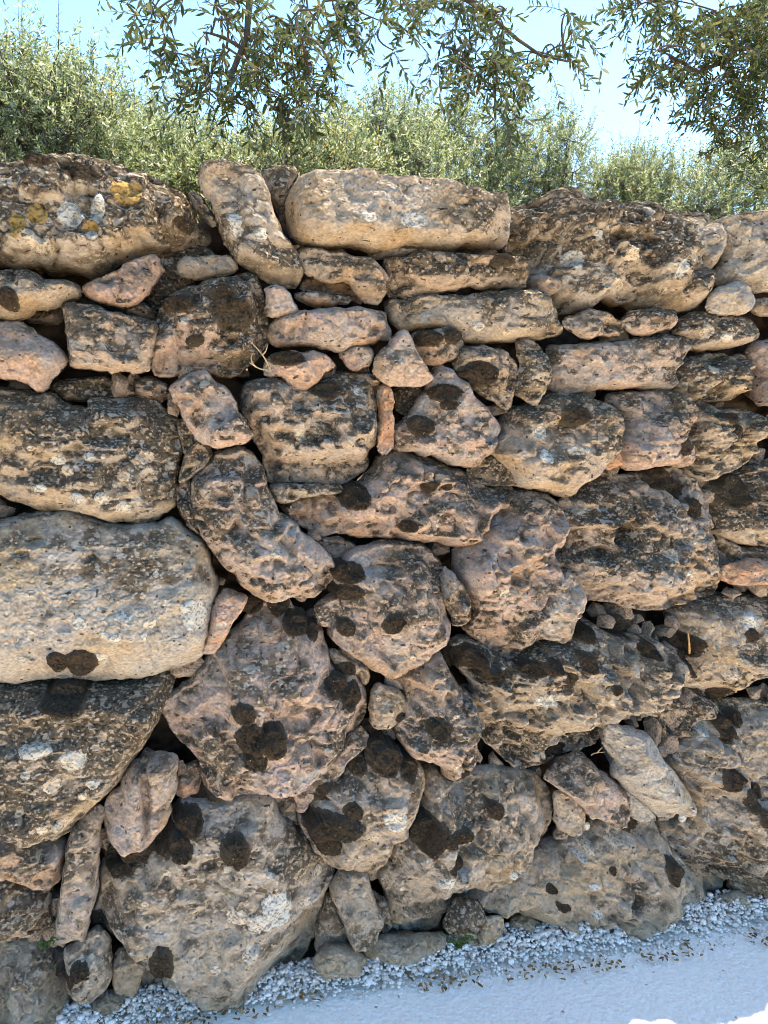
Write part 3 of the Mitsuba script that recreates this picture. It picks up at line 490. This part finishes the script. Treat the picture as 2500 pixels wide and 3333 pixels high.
# ------------------------------------------------------------------ moss cushions and lichen crusts on the stones
MOSS = [('A',1100,590,60,36),('A',60,1060,62,62),('A',1080,1090,112,60),('A',1330,1030,80,58),('A',1390,1150,135,92),('A',1170,1310,62,34),('A',240,250,80,34),('A',480,300,110,50),
 ('B',250,1415,115,55),('E',490,130,108,64),('B',1090,1295,84,60),('B',1230,1285,72,52),('B',1400,1505,140,82),('E',1210,145,100,62),('E',1225,215,55,40),('E',1070,345,82,72),
 ('E',1110,710,56,42),('E',1215,712,40,26),('E',670,775,95,92),('E',985,955,50,46),('E',640,1255,115,72),('E',640,1375,105,62),('E',885,1530,78,76),('E',625,1585,62,66),('E',230,1475,82,84),
 ('H',330,105,92,72),('H',430,140,52,62),('H',60,20,80,60),('G',340,300,62,82),('G',480,310,92,98),('G',380,520,135,88),('G',1460,580,72,72),('G',1500,740,98,108),('G',1640,740,82,104),('G',1530,880,72,66),
 ('G',840,1530,112,92),('G',690,1590,104,82),('G',970,1430,90,80),('G',1080,1440,74,74),('G',1240,1225,115,82),('G',1130,1320,90,70),('G',1410,1430,92,94),
 ('H',590,330,80,55),('H',560,450,82,72),('H',650,520,74,84),('H',690,950,66,76),('H',860,900,115,90),('H',1000,955,62,64),('H',800,800,90,70),('H',510,1090,98,92),('H',530,1290,175,95),('H',510,1430,82,70),('H',640,1170,60,55),
 ('H',1160,680,82,62),('H',950,640,44,44),('H',1100,1330,130,100),('H',1270,1340,110,48),('H',1255,1490,52,36),('H',1530,1210,52,46),('H',1350,1010,54,42),('H',1300,330,60,80),('H',1400,300,90,80),('H',1500,380,110,60),
 ('I',590,110,95,72),('I',910,135,105,62),('I',990,235,52,52),('I',550,270,62,62),('I',480,400,36,62),('I',705,425,38,36),('I',270,350,85,48),('I',370,325,60,50),('I',1250,230,85,80),('I',1275,340,95,70),('I',1580,130,42,42),
 ('I',920,1310,98,92),('I',1090,1545,56,60),('I',1340,560,85,42),('I',1490,550,62,62),('I',1585,690,52,42),('I',1490,740,52,84),('I',1460,1010,78,68),('I',1610,1075,36,42),('I',1550,1110,42,62),('I',1590,1190,36,52),('I',1645,1250,36,52),('I',500,930,90,46),
 ('F',500,280,105,72),('F',1160,470,46,58),('F',1290,370,82,62),('F',1470,390,46,58),('F',1390,300,36,36),('F',1130,670,110,72),('F',1220,740,80,70),('F',1300,850,62,66),('F',1540,740,92,112),
 ('L',40,400,52,52),('L',385,890,32,30),('L',430,955,32,30),('L',740,750,27,22),('J',560,1230,92,60),('J',490,1310,54,42),('J',970,1250,68,92),('J',390,1375,60,32),('C',60,830,80,40)]
LICHEN = [('L',130,770,30,24,.0),('L',175,742,22,20,.0),('L',600,505,26,24,.0),('L',545,540,24,20,.0),('L',470,560,28,22,.0),('L',590,720,24,20,.0),('L',615,835,28,20,.0),('L',1250,712,32,26,.0),('L',1270,780,34,22,.0),('L',1090,530,40,30,.0),('L',1250,510,26,30,.0),('L',680,485,24,20,.0),('I',95,375,24,26,.0),('I',75,338,20,16,.0),('K',1390,985,40,44,.0),('A',430,560,70,72,0.),('A',590,510,40,88,0.),('A',250,740,66,44,.3),('A',760,420,90,70,1.),('A',230,560,60,60,1.),('A',560,640,46,30,1.),('A',560,690,34,30,.1),('A',120,640,50,70,1.),('C',560,790,58,60,.1),
 ('D',350,550,48,30,.1),('D',410,610,40,34,.5),('D',460,780,46,42,.2),('D',620,775,44,42,.3),('D',740,840,44,46,.2),('D',740,645,42,40,.5),('D',860,535,58,40,.5),('D',245,715,40,28,.1),('D',540,530,40,30,.1),('D',195,475,24,18,.3),('D',995,482,22,14,.4),
 ('D',740,1480,52,34,.1),('D',490,1510,46,46,.2),('D',905,1520,46,30,.3),('D',850,1465,22,18,.3),('D',625,1585,30,27,.2),('D',695,1600,46,36,.1),('D',185,1575,27,22,.3),('D',1160,1475,95,98,.15),('D',870,1590,30,24,.2),
 ('G',600,275,42,36,.1),('G',220,800,90,42,.2),('G',440,860,66,60,.2),('G',320,1000,46,42,.35),('G',560,1000,42,32,.3),('G',380,1250,52,42,.4),('G',270,1250,30,30,.3),('G',170,930,28,24,.3),('G',500,1070,28,24,.4),('G',130,1175,30,22,.6),('G',130,270,22,20,.2),
 ('K',170,955,86,108,.05),('K',20,1175,46,46,.3),('K',360,970,44,40,.3),('K',60,1020,52,58,.2),('K',460,845,32,30,.3),('K',140,755,22,20,.3),('K',190,1280,24,30,.3),('J',1420,1000,60,50,.3),('J',1290,1290,32,30,.2),('J',1370,755,30,24,.3),('J',870,940,24,18,.4),('J',1000,790,26,24,.3),
 ('H',880,1200,72,62,.15),('H',1270,910,46,50,.5),('H',1000,262,32,24,.4),('H',1245,595,20,18,.3),('I',365,545,78,66,.05),('I',1385,745,50,50,.15),('I',1590,50,62,58,.05),('I',330,205,58,40,.0),('I',1000,660,40,32,.0),('I',1180,515,50,24,.0),('I',1460,380,36,26,.3),
 ('F',300,525,46,46,.0),('F',1225,1050,26,22,.2),('F',1225,1240,27,18,.1),('F',290,380,60,46,.2),('F',500,490,56,30,.15),('E',690,130,38,28,.1),('E',1150,935,26,18,.2),('E',180,1100,38,32,.2),('F',90,1350,40,40,.3),('F',1090,1120,60,34,.4),
 ('L',820,610,64,56,.4),('L',640,650,46,52,.4),('L',640,1010,34,28,.05),('B',1400,1220,38,34,.3),('B',1550,1260,26,20,.4),('C',1280,1250,32,46,.4),('C',1370,1290,40,20,.2),('B',715,1400,30,20,.2),('K',1190,780,50,46,.1),('K',910,890,60,36,.4),
 ('B',1000,590,80,50,.1),('B',720,590,50,30,.1),('A',1410,590,46,46,.05),('A',1560,700,36,30,.05),('A',1420,650,40,36,.1),('E',330,400,36,40,.2),('C',1110,880,30,50,.1),('C',830,970,36,40,.3),('C',760,940,40,24,.3),('C',640,660,30,20,.2),('C',840,780,60,40,.35)]
interp = {}
def surface(k):
    if k not in interp:
        pts, fr_ = traced[k][3]
        li, ne = LinearNDInterpolator(pts, fr_[:, 1]), NearestNDInterpolator(pts, fr_[:, 1])
        def fn(q):
            y = li(q); bad = np.isnan(y)
            if bad.any(): y[bad] = ne(q[bad])
            return y
        interp[k] = fn
    return interp[k]

def host(pxy):
    """The stone that the camera sees at this pixel."""
    best, bd = None, 9
    for k, (poly, d, key, face) in enumerate(traced):
        w = on_wall(pxy[None], -d)[0]
        if poly.contains(Point(w)) and -d < bd: best, bd = k, -d
    if best is None:
        best = min(range(len(traced)), key=lambda k: traced[k][0].distance(Point(on_wall(pxy[None], -traced[k][1])[0])))
    return best

def growth(kind, tile, x, y, rx_, ry_, seed, hue=0.0):
    c = px(tile, [(x, y)])[0]
    k = host(c)
    poly, d, key, _ = traced[k]
    w = on_wall(c[None], -d + 0.02)[0]
    sc = S / F * np.linalg.norm(at(c[0], c[1], -d) - CAM) * 0.97
    rx_, ry_ = rx_ * sc, ry_ * sc
    rng = np.random.default_rng(seed)
    step = 0.0032
    nr = max(5, int(max(rx_, ry_) / step)); na = max(18, int(2 * np.pi * max(rx_, ry_) / (step * 1.3)))
    r, a = np.meshgrid(np.linspace(0, 1, nr + 1)[1:], np.arange(na) * 2 * np.pi / na, indexing='ij')
    q = np.stack([np.cos(a) * 1.6, np.sin(a) * 1.6, np.full_like(a, seed)], -1)
    edge = 1 + (0.26 if kind == 'moss' else 0.42) * (meshkit.fbm(q, 2, seed) - 0.5) + (0.32 if kind == 'lichen' else 0.20) * (meshkit.fbm(q * (4 if kind == 'lichen' else 8), 2, seed + 1) - 0.5)
    P = np.stack([w[0] + r * edge * rx_ * np.cos(a), w[1] + r * edge * ry_ * np.sin(a)], -1).reshape(-1, 2)
    P = np.vstack([[w], P]); rr = np.r_[0, r.ravel()]
    ys = surface(k)(P)
    q3 = np.c_[P * 150, np.full(len(P), seed)]
    if kind == 'moss':
        H = min(0.042, 0.62 * min(rx_, ry_))
        smooth_y = np.minimum(ys, np.median(ys) + 0.004) * 0.55 + 0.45 * ys.mean()
        base = np.where(rr > 0.8, ys + 0.005 * (rr - 0.8) / 0.2, np.minimum(ys, smooth_y))
        lump = 0.55 + 0.9 * meshkit.noise(np.c_[P * 34, np.full(len(P), seed)], 3)
        yy = base - H * np.sqrt(np.clip(1 - rr ** 2.4, 0, 1)) * lump - (meshkit.noise(q3 * 1.5, 2) - 0.35) * 0.007 * ss(1, .85, rr)
    else:
        yy = ys - 0.0022 * ss(1.0, 0.82, rr) + 0.002 * ss(0.9, 1, rr) - 0.0012 * meshkit.noise(q3, 4) * ss(1, .9, rr)
    v = np.c_[P[:, 0], yy, P[:, 1]]
    ii = 1 + np.arange(nr * na).reshape(nr, na)
    j = np.roll(ii, -1, 1)
    f = np.vstack([np.stack([np.zeros(na, int), ii[0], j[0]], -1), np.stack([ii[:-1], ii[1:], j[1:]], -1).reshape(-1, 3), np.stack([ii[:-1], j[1:], j[:-1]], -1).reshape(-1, 3)])
    name = 'moss_cushion' if kind == 'moss' else 'lichen_patch'
    scene[numbered(f'{key}__{name}')] = mikit.ply((v, f), kind + '_bsdf', smooth=True, uv=np.c_[rr, rr] if kind == 'moss' else np.tile([[hue, .5]], (len(v), 1)))

for i, m in enumerate(MOSS): growth('moss', *m, 500 + i)
for i, m in enumerate(LICHEN): growth('lichen', *m[:5], 900 + i, m[5])

# ------------------------------------------------------------------ gravel, leaf litter and small plants at the foot
rg = np.random.default_rng(5)
ico = trimesh.creation.icosahedron()
def pebbles(n, xy, size):
    v0, f0 = np.array(ico.vertices), np.array(ico.faces)
    sc = size[:, None, None] * rg.uniform(.6, 1.25, (n, 1, 3)) * [1, 1, .75]
    v = v0[None] * sc * rg.uniform(.8, 1.2, (n, 12, 1))
    a = rg.uniform(0, 6.28, n); ca, sa = np.cos(a), np.sin(a)
    v = np.stack([v[..., 0] * ca[:, None] - v[..., 1] * sa[:, None], v[..., 0] * sa[:, None] + v[..., 1] * ca[:, None], v[..., 2]], -1)
    z = 0.035 * ss(-0.10, 0.02, xy[:, 1]) + size * 0.3
    v = v + np.c_[xy, z][:, None]
    f = (f0[None] + 12 * np.arange(n)[:, None, None]).reshape(-1, 3)
    return v.reshape(-1, 3), f, np.repeat(rg.random(n), 12)
n = 14000
gx_ = rg.uniform(-1.2, 3.2, n)
width = 0.026 + 0.05 * ss(0.0, 0.9, gx_) + 0.05 * (meshkit.fbm(np.c_[gx_ * 5, 0 * gx_, 0 * gx_], 3, 2) - .5)
gy_ = 0.05 - 0.09 * rg.random(n) - np.abs(rg.normal(0, 0.52, n)) * width
v, f, cu = pebbles(n, np.c_[gx_, gy_], rg.uniform(.0022, .0062, n) * (1 + 0.9 * (rg.random(n) > .90)))
scene['gravel'] = mikit.ply((v, f), 'gravel_bsdf', smooth=True, uv=np.c_[cu, cu])
labels['gravel'] = {'kind': 'stuff', 'label': 'white gravel heaped along the foot of the wall', 'category': 'gravel'}

def blades(base, direc, normal, length, width, rows=4):
    """Lanceolate leaves: base (n,3), unit direction, unit normal, length (n), width (n)."""
    n = len(base)
    side = np.cross(direc, normal); side /= np.linalg.norm(side, axis=1, keepdims=True) + 1e-9
    nor = np.cross(side, direc)
    if rows == 2:
        t, w, z = np.array([0, .45, .45, 1]), np.array([0, 1, -1, 0]), np.array([0, .0, .0, -.06])
        fc = np.array([[0, 1, 2], [1, 3, 2]])
    else:
        t, w, z = np.array([0, .28, .28, .66, .66, 1]), np.array([0, .85, -.85, .85, -.85, 0]), np.array([0, .03, .03, .0, .0, -.10])
        fc = np.array([[0, 1, 2], [1, 3, 4], [1, 4, 2], [3, 5, 4]])
    v = base[:, None] + direc[:, None] * (t[None, :, None] * length[:, None, None]) + side[:, None] * (w[None, :, None] * width[:, None, None] / 2) + nor[:, None] * (z[None, :, None] * length[:, None, None])
    f = (fc[None] + len(t) * np.arange(n)[:, None, None]).reshape(-1, 3)
    return v.reshape(-1, 3), f, len(t)

def unit(v): return v / (np.linalg.norm(v, axis=-1, keepdims=True) + 1e-12)

n = 700
lx = np.r_[rg.uniform(0.45, 2.6, n - 160), rg.uniform(-.2, .5, 160)]
cl = meshkit.fbm(np.c_[lx * 9, 0 * lx, 0 * lx], 2, 9)
ly = -0.075 - 0.06 * ss(0.3, 1.2, lx) * (0.35 + 1.1 * cl) - rg.normal(0, .018, n)
keep = cl > 0.42
lx, ly = lx[keep], ly[keep]; n = len(lx)
a = rg.uniform(0, 6.28, n)
dd = unit(np.c_[np.cos(a), np.sin(a), rg.uniform(-.1, .35, n)])
base = np.c_[lx, ly, 0.012 + 0.03 * ss(-0.10, 0.02, ly)]
v, f, k = blades(base, dd, unit(np.c_[rg.normal(0, .4, (n, 2)), np.ones(n)]), rg.uniform(.008, .021, n), rg.uniform(.005, .010, n), 4)
scene['leaf_litter'] = mikit.ply((v, f), 'litter_bsdf', uv=np.repeat(np.c_[rg.random(n), rg.random(n)], k, 0))
labels['leaf_litter'] = {'kind': 'stuff', 'label': 'brown dead olive leaves scattered between gravel and road', 'category': 'leaf litter'}

# dry stems and weeds
def stems(lines, r):
    return join([tube(spline(at(*np.array(l, float)[:, :2].T, np.array(l, float)[:, 2]), 12), np.linspace(r, r * .5, 12), 5) for l in lines])
v, f = stems([[(880,1205,-.07),(850,1150,-.11),(812,1108,-.12)], [(872,1200,-.08),(835,1195,-.12),(812,1180,-.13)], [(852,1155,-.11),(866,1140,-.12),(870,1120,-.12)], [(835,1195,-.12),(818,1170,-.13),(822,1150,-.13)], [(872,1200,-.08),(900,1190,-.1),(915,1200,-.11)]], .0022)
scene['dry_weed'] = mikit.ply((v, f), 'straw_bsdf', smooth=True)
labels['dry_weed'] = {'label': 'forked straw-coloured dry stem sticking out of a joint in the upper left of the wall', 'category': 'dry weed'}
v, f = stems([[(1925,2458,-.06),(1945,2450,-.09),(1968,2448,-.1)], [(1945,2450,-.09),(1955,2438,-.1),(1962,2432,-.1)]], .0018)
scene['dry_weed_001'] = mikit.ply((v, f), 'straw_bsdf', smooth=True)
labels['dry_weed_001'] = {'label': 'tiny pale curled dry stem above the broken wedge stone in the lower right', 'category': 'dry weed'}
used['dry_weed'] = 2
v, f = stems([[(2244,2125,-.05),(2243,2090,-.07),(2240,2060,-.07)]], .004)
scene['dry_weed_002'] = mikit.ply((v, f), 'litter_bsdf', smooth=True, uv=np.tile([[.8, 0]], (len(v), 1)))
labels['dry_weed_002'] = {'label': 'short reddish brown dry stem hanging in the joint near the right edge', 'category': 'dry weed'}

def weed(name, p, h, nl, spread, seed, label):
    r = np.random.default_rng(seed)
    root = at(p[0], p[1], p[2])
    st, lb, ld = [], [], []
    for i in range(7):
        th = r.uniform(0, 6.28)
        tip = root + np.array([math.cos(th) * spread, -abs(math.sin(th)) * spread * .7, h * r.uniform(.5, 1)])
        pts = spline([root, root * .5 + tip * .5 + [0, -.005, .01], tip], 8)
        st.append(tube(pts, np.linspace(.0016, .0007, 8), 4))
        for j in range(nl):
            q = pts[r.integers(1, 8)]
            lb.append(q); ld.append(unit(r.normal(0, 1, 3) + [0, -.5, .2]))
    key = name
    v, f = join(st); scene[key + '__stem'] = mikit.ply((v, f), 'weed_bsdf', smooth=True)
    nL = len(lb)
    v, f, k = blades(np.array(lb), np.array(ld), unit(r.normal(0, 1, (nL, 3)) + [0, -.4, .8]), r.uniform(.008, .018, nL), r.uniform(.005, .010, nL), 4)
    scene[key + '__foliage'] = mikit.ply((v, f), 'weed_bsdf'); labels[key + '__foliage'] = {'kind': 'stuff'}
    labels[key] = {'label': label, 'category': 'weed'}
weed('weed', (1490, 3085, -.09), .055, 9, .045, 1, 'small green weed growing among the gravel in the middle of the wall foot')
weed('weed_001', (150, 3085, -.07), .03, 7, .03, 2, 'tiny green tuft beside the upright thin slab at the lower left')

# ------------------------------------------------------------------ olive trees
def shoots(start, direc, length, rng, spacing=0.021, leaf=0.052, droop=0.0, rows=2, broad=1.0):
    """Leaves set in pairs along many straight or drooping shoots; returns blades and the shoot lines."""
    n = len(start)
    m = max(4, int(np.mean(length) / spacing))
    s = (np.arange(m) + 0.5) / m
    bend = np.zeros((n, m, 3)); bend[..., 2] = -droop * (s[None] ** 2) * length[:, None]
    side = unit(np.cross(direc, rng.normal(0, 1, (n, 3)))); up2 = np.cross(direc, side)
    wob = rng.normal(0, .06, (n, 1, 1)) * np.sin(s * 4)[None, :, None] * side[:, None] * length[:, None, None]
    pos = start[:, None] + direc[:, None] * (s[None, :, None] * length[:, None, None]) + bend + wob
    out_b, out_d = [], []
    for sg in (-1, 1):
        ang = (np.arange(m) % 2) * (np.pi / 2) + rng.uniform(-.5, .5, (n, m))
        lat = side[:, None] * np.cos(ang)[..., None] + up2[:, None] * np.sin(ang)[..., None]
        dv = unit(direc[:, None] * rng.uniform(.5, 1.2, (n, m, 1)) + sg * lat + rng.normal(0, .25, (n, m, 3)))
        out_b.append(pos.reshape(-1, 3)); out_d.append(dv.reshape(-1, 3))
    b, d = np.vstack(out_b), np.vstack(out_d)
    keep = rng.random(len(b)) < 0.9
    b, d = b[keep], d[keep]
    N = len(b)
    L = leaf * rng.uniform(.65, 1.2, N)
    v, f, k = blades(b, d, unit(rng.normal(0, 1, (N, 3)) + [0, 0, .7]), L, L * rng.uniform(.19, .28, N) * broad, rows)
    return v, f, k, N, pos

def leaf_uv(n, k, rng, bias=0.0, yellow=0.08):
    u = np.clip(rng.beta(2, 2.2, n) * 0.85 + bias, 0, .85)
    u = np.where(rng.random(n) < yellow, rng.uniform(.88, 1, n), u)
    return np.repeat(np.c_[u, u], k, 0)

def grove_tree(name, px_x, px_top, Y, spread, seed, label, n_shoots=900, bias=0.0, yellow=0.05, lobes=9, depth=0.55):
    """An olive tree behind the wall: twisted trunk, limbs, and a crown of upright leafy shoots in lobes."""
    r = np.random.default_rng(seed)
    top = at(px_x, px_top, Y)
    x0, zt = top[0], top[2]
    bottom = 1.5 + (Y + 1.88) * 0.27 - depth               # the crown starts a little below the line of sight over the wall
    zt = max(zt, bottom + 0.8)
    parts = []
    fork = np.array([x0 + r.uniform(-.15, .15), Y, 0.95])
    parts.append(tube(spline([[x0, Y, -.05], [x0 + .06, Y, .4], fork], 9), np.linspace(.17, .11, 9), 9))
    key = name
    cents, rad = [], []
    lobes = int(lobes * 2.4)
    for i in range(lobes):
        th = 2 * np.pi * i / lobes * 3 + r.uniform(-.6, .6)
        hz = bottom + (zt - bottom - .35) * (r.random() ** .75)
        fr_ = spread * (0.25 + 0.75 * r.random()) * (1 - 0.55 * (hz - bottom) / (zt - bottom))
        cents.append([x0 + math.cos(th) * fr_, Y + math.sin(th) * fr_ * .8, hz]); rad.append((.14 + .13 * spread) * r.uniform(.65, 1.3))
    cents.append([x0, Y, zt]); rad.append(.25)
    cents, rad = np.array(cents), np.array(rad)
    off = np.linalg.norm(cents[:, :2] - [x0, Y], axis=1) / spread
    cents[:, 2] = np.maximum(np.minimum(cents[:, 2], zt - .85 * rad - .26 - .55 * off ** 2), bottom - .3)
    limb = []
    for c in cents:
        midp = fork * .45 + c * .55 + r.normal(0, .08, 3)
        limb.append(tube(spline([fork, midp, c], 8), np.linspace(.045, .008, 8), 6))
    wts = rad ** 2 / (rad ** 2).sum()
    pick = r.choice(len(cents), n_shoots, p=wts)
    dv = unit(r.normal(0, 1, (n_shoots, 3)))
    st = cents[pick] + dv * rad[pick][:, None] * (r.random((n_shoots, 1)) ** .45) * [1, 1, .85]
    direc = unit(dv * .8 + [0, 0, .55] + r.normal(0, .40, (n_shoots, 3)))
    ln = r.uniform(.12, .34, n_shoots)
    tall = (r.random(n_shoots) < .22) & (dv[:, 2] > .55)
    ln = np.where(tall, ln * 1.3 + .12, ln)
    direc = np.where(tall[:, None], unit(direc * [.3, .3, 1] + [0, 0, .5]), direc)
    v, f, k, N, pos = shoots(st, direc, ln, r, spacing=.015, leaf=.041, droop=.05, rows=2, broad=1.25)
    v[:, 2] = v[:, 2]
    tv, tf = join(parts); scene[key + '__trunk'] = mikit.ply((tv, tf), 'bark_bsdf', smooth=True)
    tw = [tube(pos[i, ::4], np.linspace(.004, .0015, len(pos[i, ::4])), 3) for i in range(0, n_shoots, 2)]
    for c, q in zip(cents[pick][::6], st[::6]): tw.append(tube(np.array([c, (c + q) / 2, q]), [.005, .004, .003], 3))
    lv, lf = join(limb + tw); scene[key + '__limbs'] = mikit.ply((lv, lf), 'bark_bsdf', smooth=True)
    scene[key + '__crown'] = mikit.ply((v, f), 'leaf_bsdf', uv=leaf_uv(N, k, r, bias, yellow))
    labels[key] = {'label': label, 'category': 'olive tree', 'group': 'olive trees behind the wall'}

grove_tree('olive_tree', 120, 60, 4.2, .95, 31, 'tallest bushy olive tree behind the wall, at the left edge of the picture', 2200, .03, .03, 16)
grove_tree('olive_tree_001', 480, 270, 5.2, 1.2, 32, 'olive tree behind the leaning slab, right of the tallest bushy olive tree', 2300, .0, .06, 14)
grove_tree('olive_tree_002', 930, 310, 4.6, 1.05, 33, 'yellowish olive tree behind the left half of the long pale cap slab', 1800, -.02, .16, 13)
grove_tree('olive_tree_003', 1230, 250, 5.6, 1.05, 34, 'grey-green olive tree behind the middle of the long pale cap slab', 1800, .03, .03, 13)
grove_tree('olive_tree_004', 1500, 235, 6.2, 1.0, 35, 'olive tree behind the gap right of the long pale cap slab, with a dark stem', 1800, .02, .03, 13)
grove_tree('olive_tree_005', 1790, 275, 6.6, .75, 36, 'slender upright olive tree behind the peaked cap stone, standing alone against the sky', 1100, .02, .03, 10)
grove_tree('olive_tree_006', 2080, 410, 6.6, 1.0, 37, 'low olive tree behind the right cap stone with thin upright twigs on top', 1500, .0, .10, 12)
grove_tree('olive_tree_007', 2400, 370, 5.8, 1.05, 38, 'olive tree behind the right end of the wall, under the dark overhanging foliage', 1900, .03, .05, 13)

def hanging_tree(name, trunk, regions, Y, seed, label, guide, bias):
    """An olive tree whose trunk stands outside the picture; its limbs arch over and hang into it. regions: px x, y, rx, ry, number of sprays."""
    r = np.random.default_rng(seed)
    starts, direcs = [], []
    for cx_, cy_, rx_, ry_, cnt in regions:
        for _ in range(int(round(cnt * .66))):
            a_, q_ = r.uniform(0, 6.28), math.sqrt(r.random())
            w = at(cx_ + q_ * rx_ * math.cos(a_), cy_ + q_ * ry_ * math.sin(a_) - 25, Y + r.normal(0, .16))
            starts.append(w); direcs.append(unit(np.array([r.normal(0, .75), r.normal(0, .5), -.45 + r.normal(0, .45)])))
    starts, direcs = np.array(starts), np.array(direcs)
    nodes, wood = [], []
    tr = spline(trunk, 14); wood_trunk = tube(tr, np.linspace(.17, .09, 14), 10)
    limbs = []
    for gl, r0, r1 in guide:
        p = spline(gl, 26); limbs.append(tube(p, np.linspace(r0, r1, 26), 7)); nodes += list(p)
    nodes = np.array(nodes)
    order = np.argsort(cKDTree(nodes).query(starts)[0])
    twigs = []
    for i in order:
        q = starts[i]
        dd_ = np.linalg.norm(nodes - q, axis=1) + np.where(nodes[:, 2] < q[2] - .03, .12, 0)
        c = nodes[np.argmin(dd_)]
        m_ = (c + q) / 2 + r.normal(0, .012, 3) + [0, 0, .012]
        pl = spline([c, m_, q], 7); twigs.append(tube(pl, np.linspace(.0042, .0024, 7), 4))
        nodes = np.vstack([nodes, pl[2:]])
    key = name
    tv, tf = wood_trunk; scene[key + '__trunk'] = mikit.ply((tv, tf), 'bark_bsdf', smooth=True)
    for lv in limbs: scene[numbered(key + '__limb')] = mikit.ply(lv, 'bark_bsdf', smooth=True)
    tv, tf = join(twigs); scene[key + '__twigs'] = mikit.ply((tv, tf), 'bark_bsdf', smooth=True); labels[key + '__twigs'] = {'kind': 'stuff'}
    for s0, d0 in zip(starts, direcs):
        m = r.integers(1, 4)
        dv = unit(d0 + r.normal(0, .38, (m, 3)))
        v, f, k, N, pos = shoots(np.tile(s0, (m, 1)), dv, r.uniform(.10, .20, m), r, spacing=.0155, leaf=.040, droop=.25, rows=4, broad=1.1)
        st = [tube(pos[i], np.linspace(.0022, .0009, len(pos[i])), 4) for i in range(m)]
        sv, sf = join(st)
        uvs = np.vstack([leaf_uv(N, k, r, bias, .12), np.tile([[.9, .9]], (len(sv), 1))])
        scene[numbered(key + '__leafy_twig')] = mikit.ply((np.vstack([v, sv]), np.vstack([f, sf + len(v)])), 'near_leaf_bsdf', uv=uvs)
    labels[key] = {'label': label, 'category': 'olive tree', 'group': 'olive trees overhanging the wall'}

ya = 0.95
g1 = at([815, 803, 795, 760, 745], [-20, 90, 165, 205, 262], ya)
g2 = at([795, 720, 660], [165, 120, 105], ya)
g3 = at([795, 815, 838], [165, 215, 290], ya)
g4 = at([1330, 1480, 1640, 1760, 1850], [-60, -20, 90, 180, 200], ya)
g5 = at([1640, 1620, 1610], [90, 220, 360], ya)
tree1 = [[-2.5, 1.7, -.05], [-2.42, 1.65, .8], [-2.3, 1.5, 1.7]]
gE = [[tree1[-1], [-1.9, .9, 3.2], [-1.1, -.2, 3.6], [-0.5, -.7, 3.85], [0.2, -.9, 3.9]], .07, .012]
gF = [[[-1.9, .9, 3.2], [-1.9, -.2, 3.7], [-1.6, -1.1, 3.9]], .04, .01]
gA = [np.vstack([[tree1[-1], [-1.9, 1.3, 2.9], [-1.0, 1.1, 3.55]], g1]), .05, .009]
gB = [np.vstack([[[-1.0, 1.1, 3.55], [0.0, 1.0, 3.75]], g4]), .035, .004]
hanging_tree('overhanging_olive_tree', tree1, [(600,50,190,70,22),(470,50,70,50,5),(480,180,110,55,8),(690,200,200,100,17),(900,110,150,110,19),(1010,60,130,60,9),(950,240,140,90,13),(880,310,130,80,11),(680,310,100,60,7),
    (1010,330,90,60,7),(890,430,90,80,9),(600,300,80,60,4),(1090,110,70,90,8),(1290,110,60,80,6),(1340,30,100,60,10),(1500,50,170,60,16),(1560,180,120,80,19),(1440,220,90,60,8),(1680,240,80,60,8),(1810,200,70,80,7),(1850,100,45,40,4),(1600,285,100,50,10),(1620,390,36,60,8),(1150,20,80,40,6)],
    ya, 51, 'olive tree whose thin limb hangs down over the middle of the wall', [gE, gF, gA, [np.vstack([g2]), .008, .003], [g3, .006, .003], gB, [g5, .006, .003]], -.03)
# unseen crown added above the road to shade the left part of it
r8 = np.random.default_rng(88)
n8 = 2600
c8 = r8.normal(0, 1, (n8, 3)); c8 = unit(c8) * r8.random((n8, 1)) ** .4 * [1.55, 1.0, .42] + [-0.9, -0.85, 3.95]
v, f, k, N, pos = shoots(c8, unit(r8.normal(0, 1, (n8, 3)) + [0, 0, .3]), r8.uniform(.2, .4, n8), r8, spacing=.024, leaf=.055, droop=.15, rows=2)
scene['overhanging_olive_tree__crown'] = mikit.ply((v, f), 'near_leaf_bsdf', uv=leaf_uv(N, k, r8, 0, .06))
tree2 = [[3.9, 2.0, -.05], [3.8, 1.9, .9], [3.6, 1.7, 1.8]]
h1 = at([2560, 2480, 2400, 2300, 2180], [-160, 40, 160, 230, 180], ya + .1)
gC = [np.vstack([[tree2[-1], [3.2, 1.4, 2.7]], at([2760], [-200], ya + .2), h1]), .06, .005]
gD = [at([2480, 2440, 2420], [40, 260, 420], ya + .1), .012, .004]
hanging_tree('overhanging_olive_tree_001', tree2, [(2130,30,140,50,14),(2290,70,190,90,40),(2430,170,120,130,74),(2250,200,110,90,20),(2120,180,70,60,6),(2150,290,60,40,3),(2330,320,120,60,18),(2450,340,70,80,18),(2420,460,90,60,10),(2240,280,80,50,8),(2480,60,80,100,18),(2330,430,50,40,3)],
    ya + .1, 52, 'olive tree whose dense dark foliage hangs into the upper right corner', [gC, gD], -.08)

# its own crown, out of the picture on the right
c9 = unit(r8.normal(0, 1, (900, 3))) * r8.random((900, 1)) ** .4 * [.65, .7, .7] + [3.85, 1.8, 3.1]
v, f, k, N, pos = shoots(c9, unit(r8.normal(0, 1, (900, 3)) + [0, 0, .3]), r8.uniform(.2, .4, 900), r8, spacing=.022, leaf=.05, droop=.15, rows=2)
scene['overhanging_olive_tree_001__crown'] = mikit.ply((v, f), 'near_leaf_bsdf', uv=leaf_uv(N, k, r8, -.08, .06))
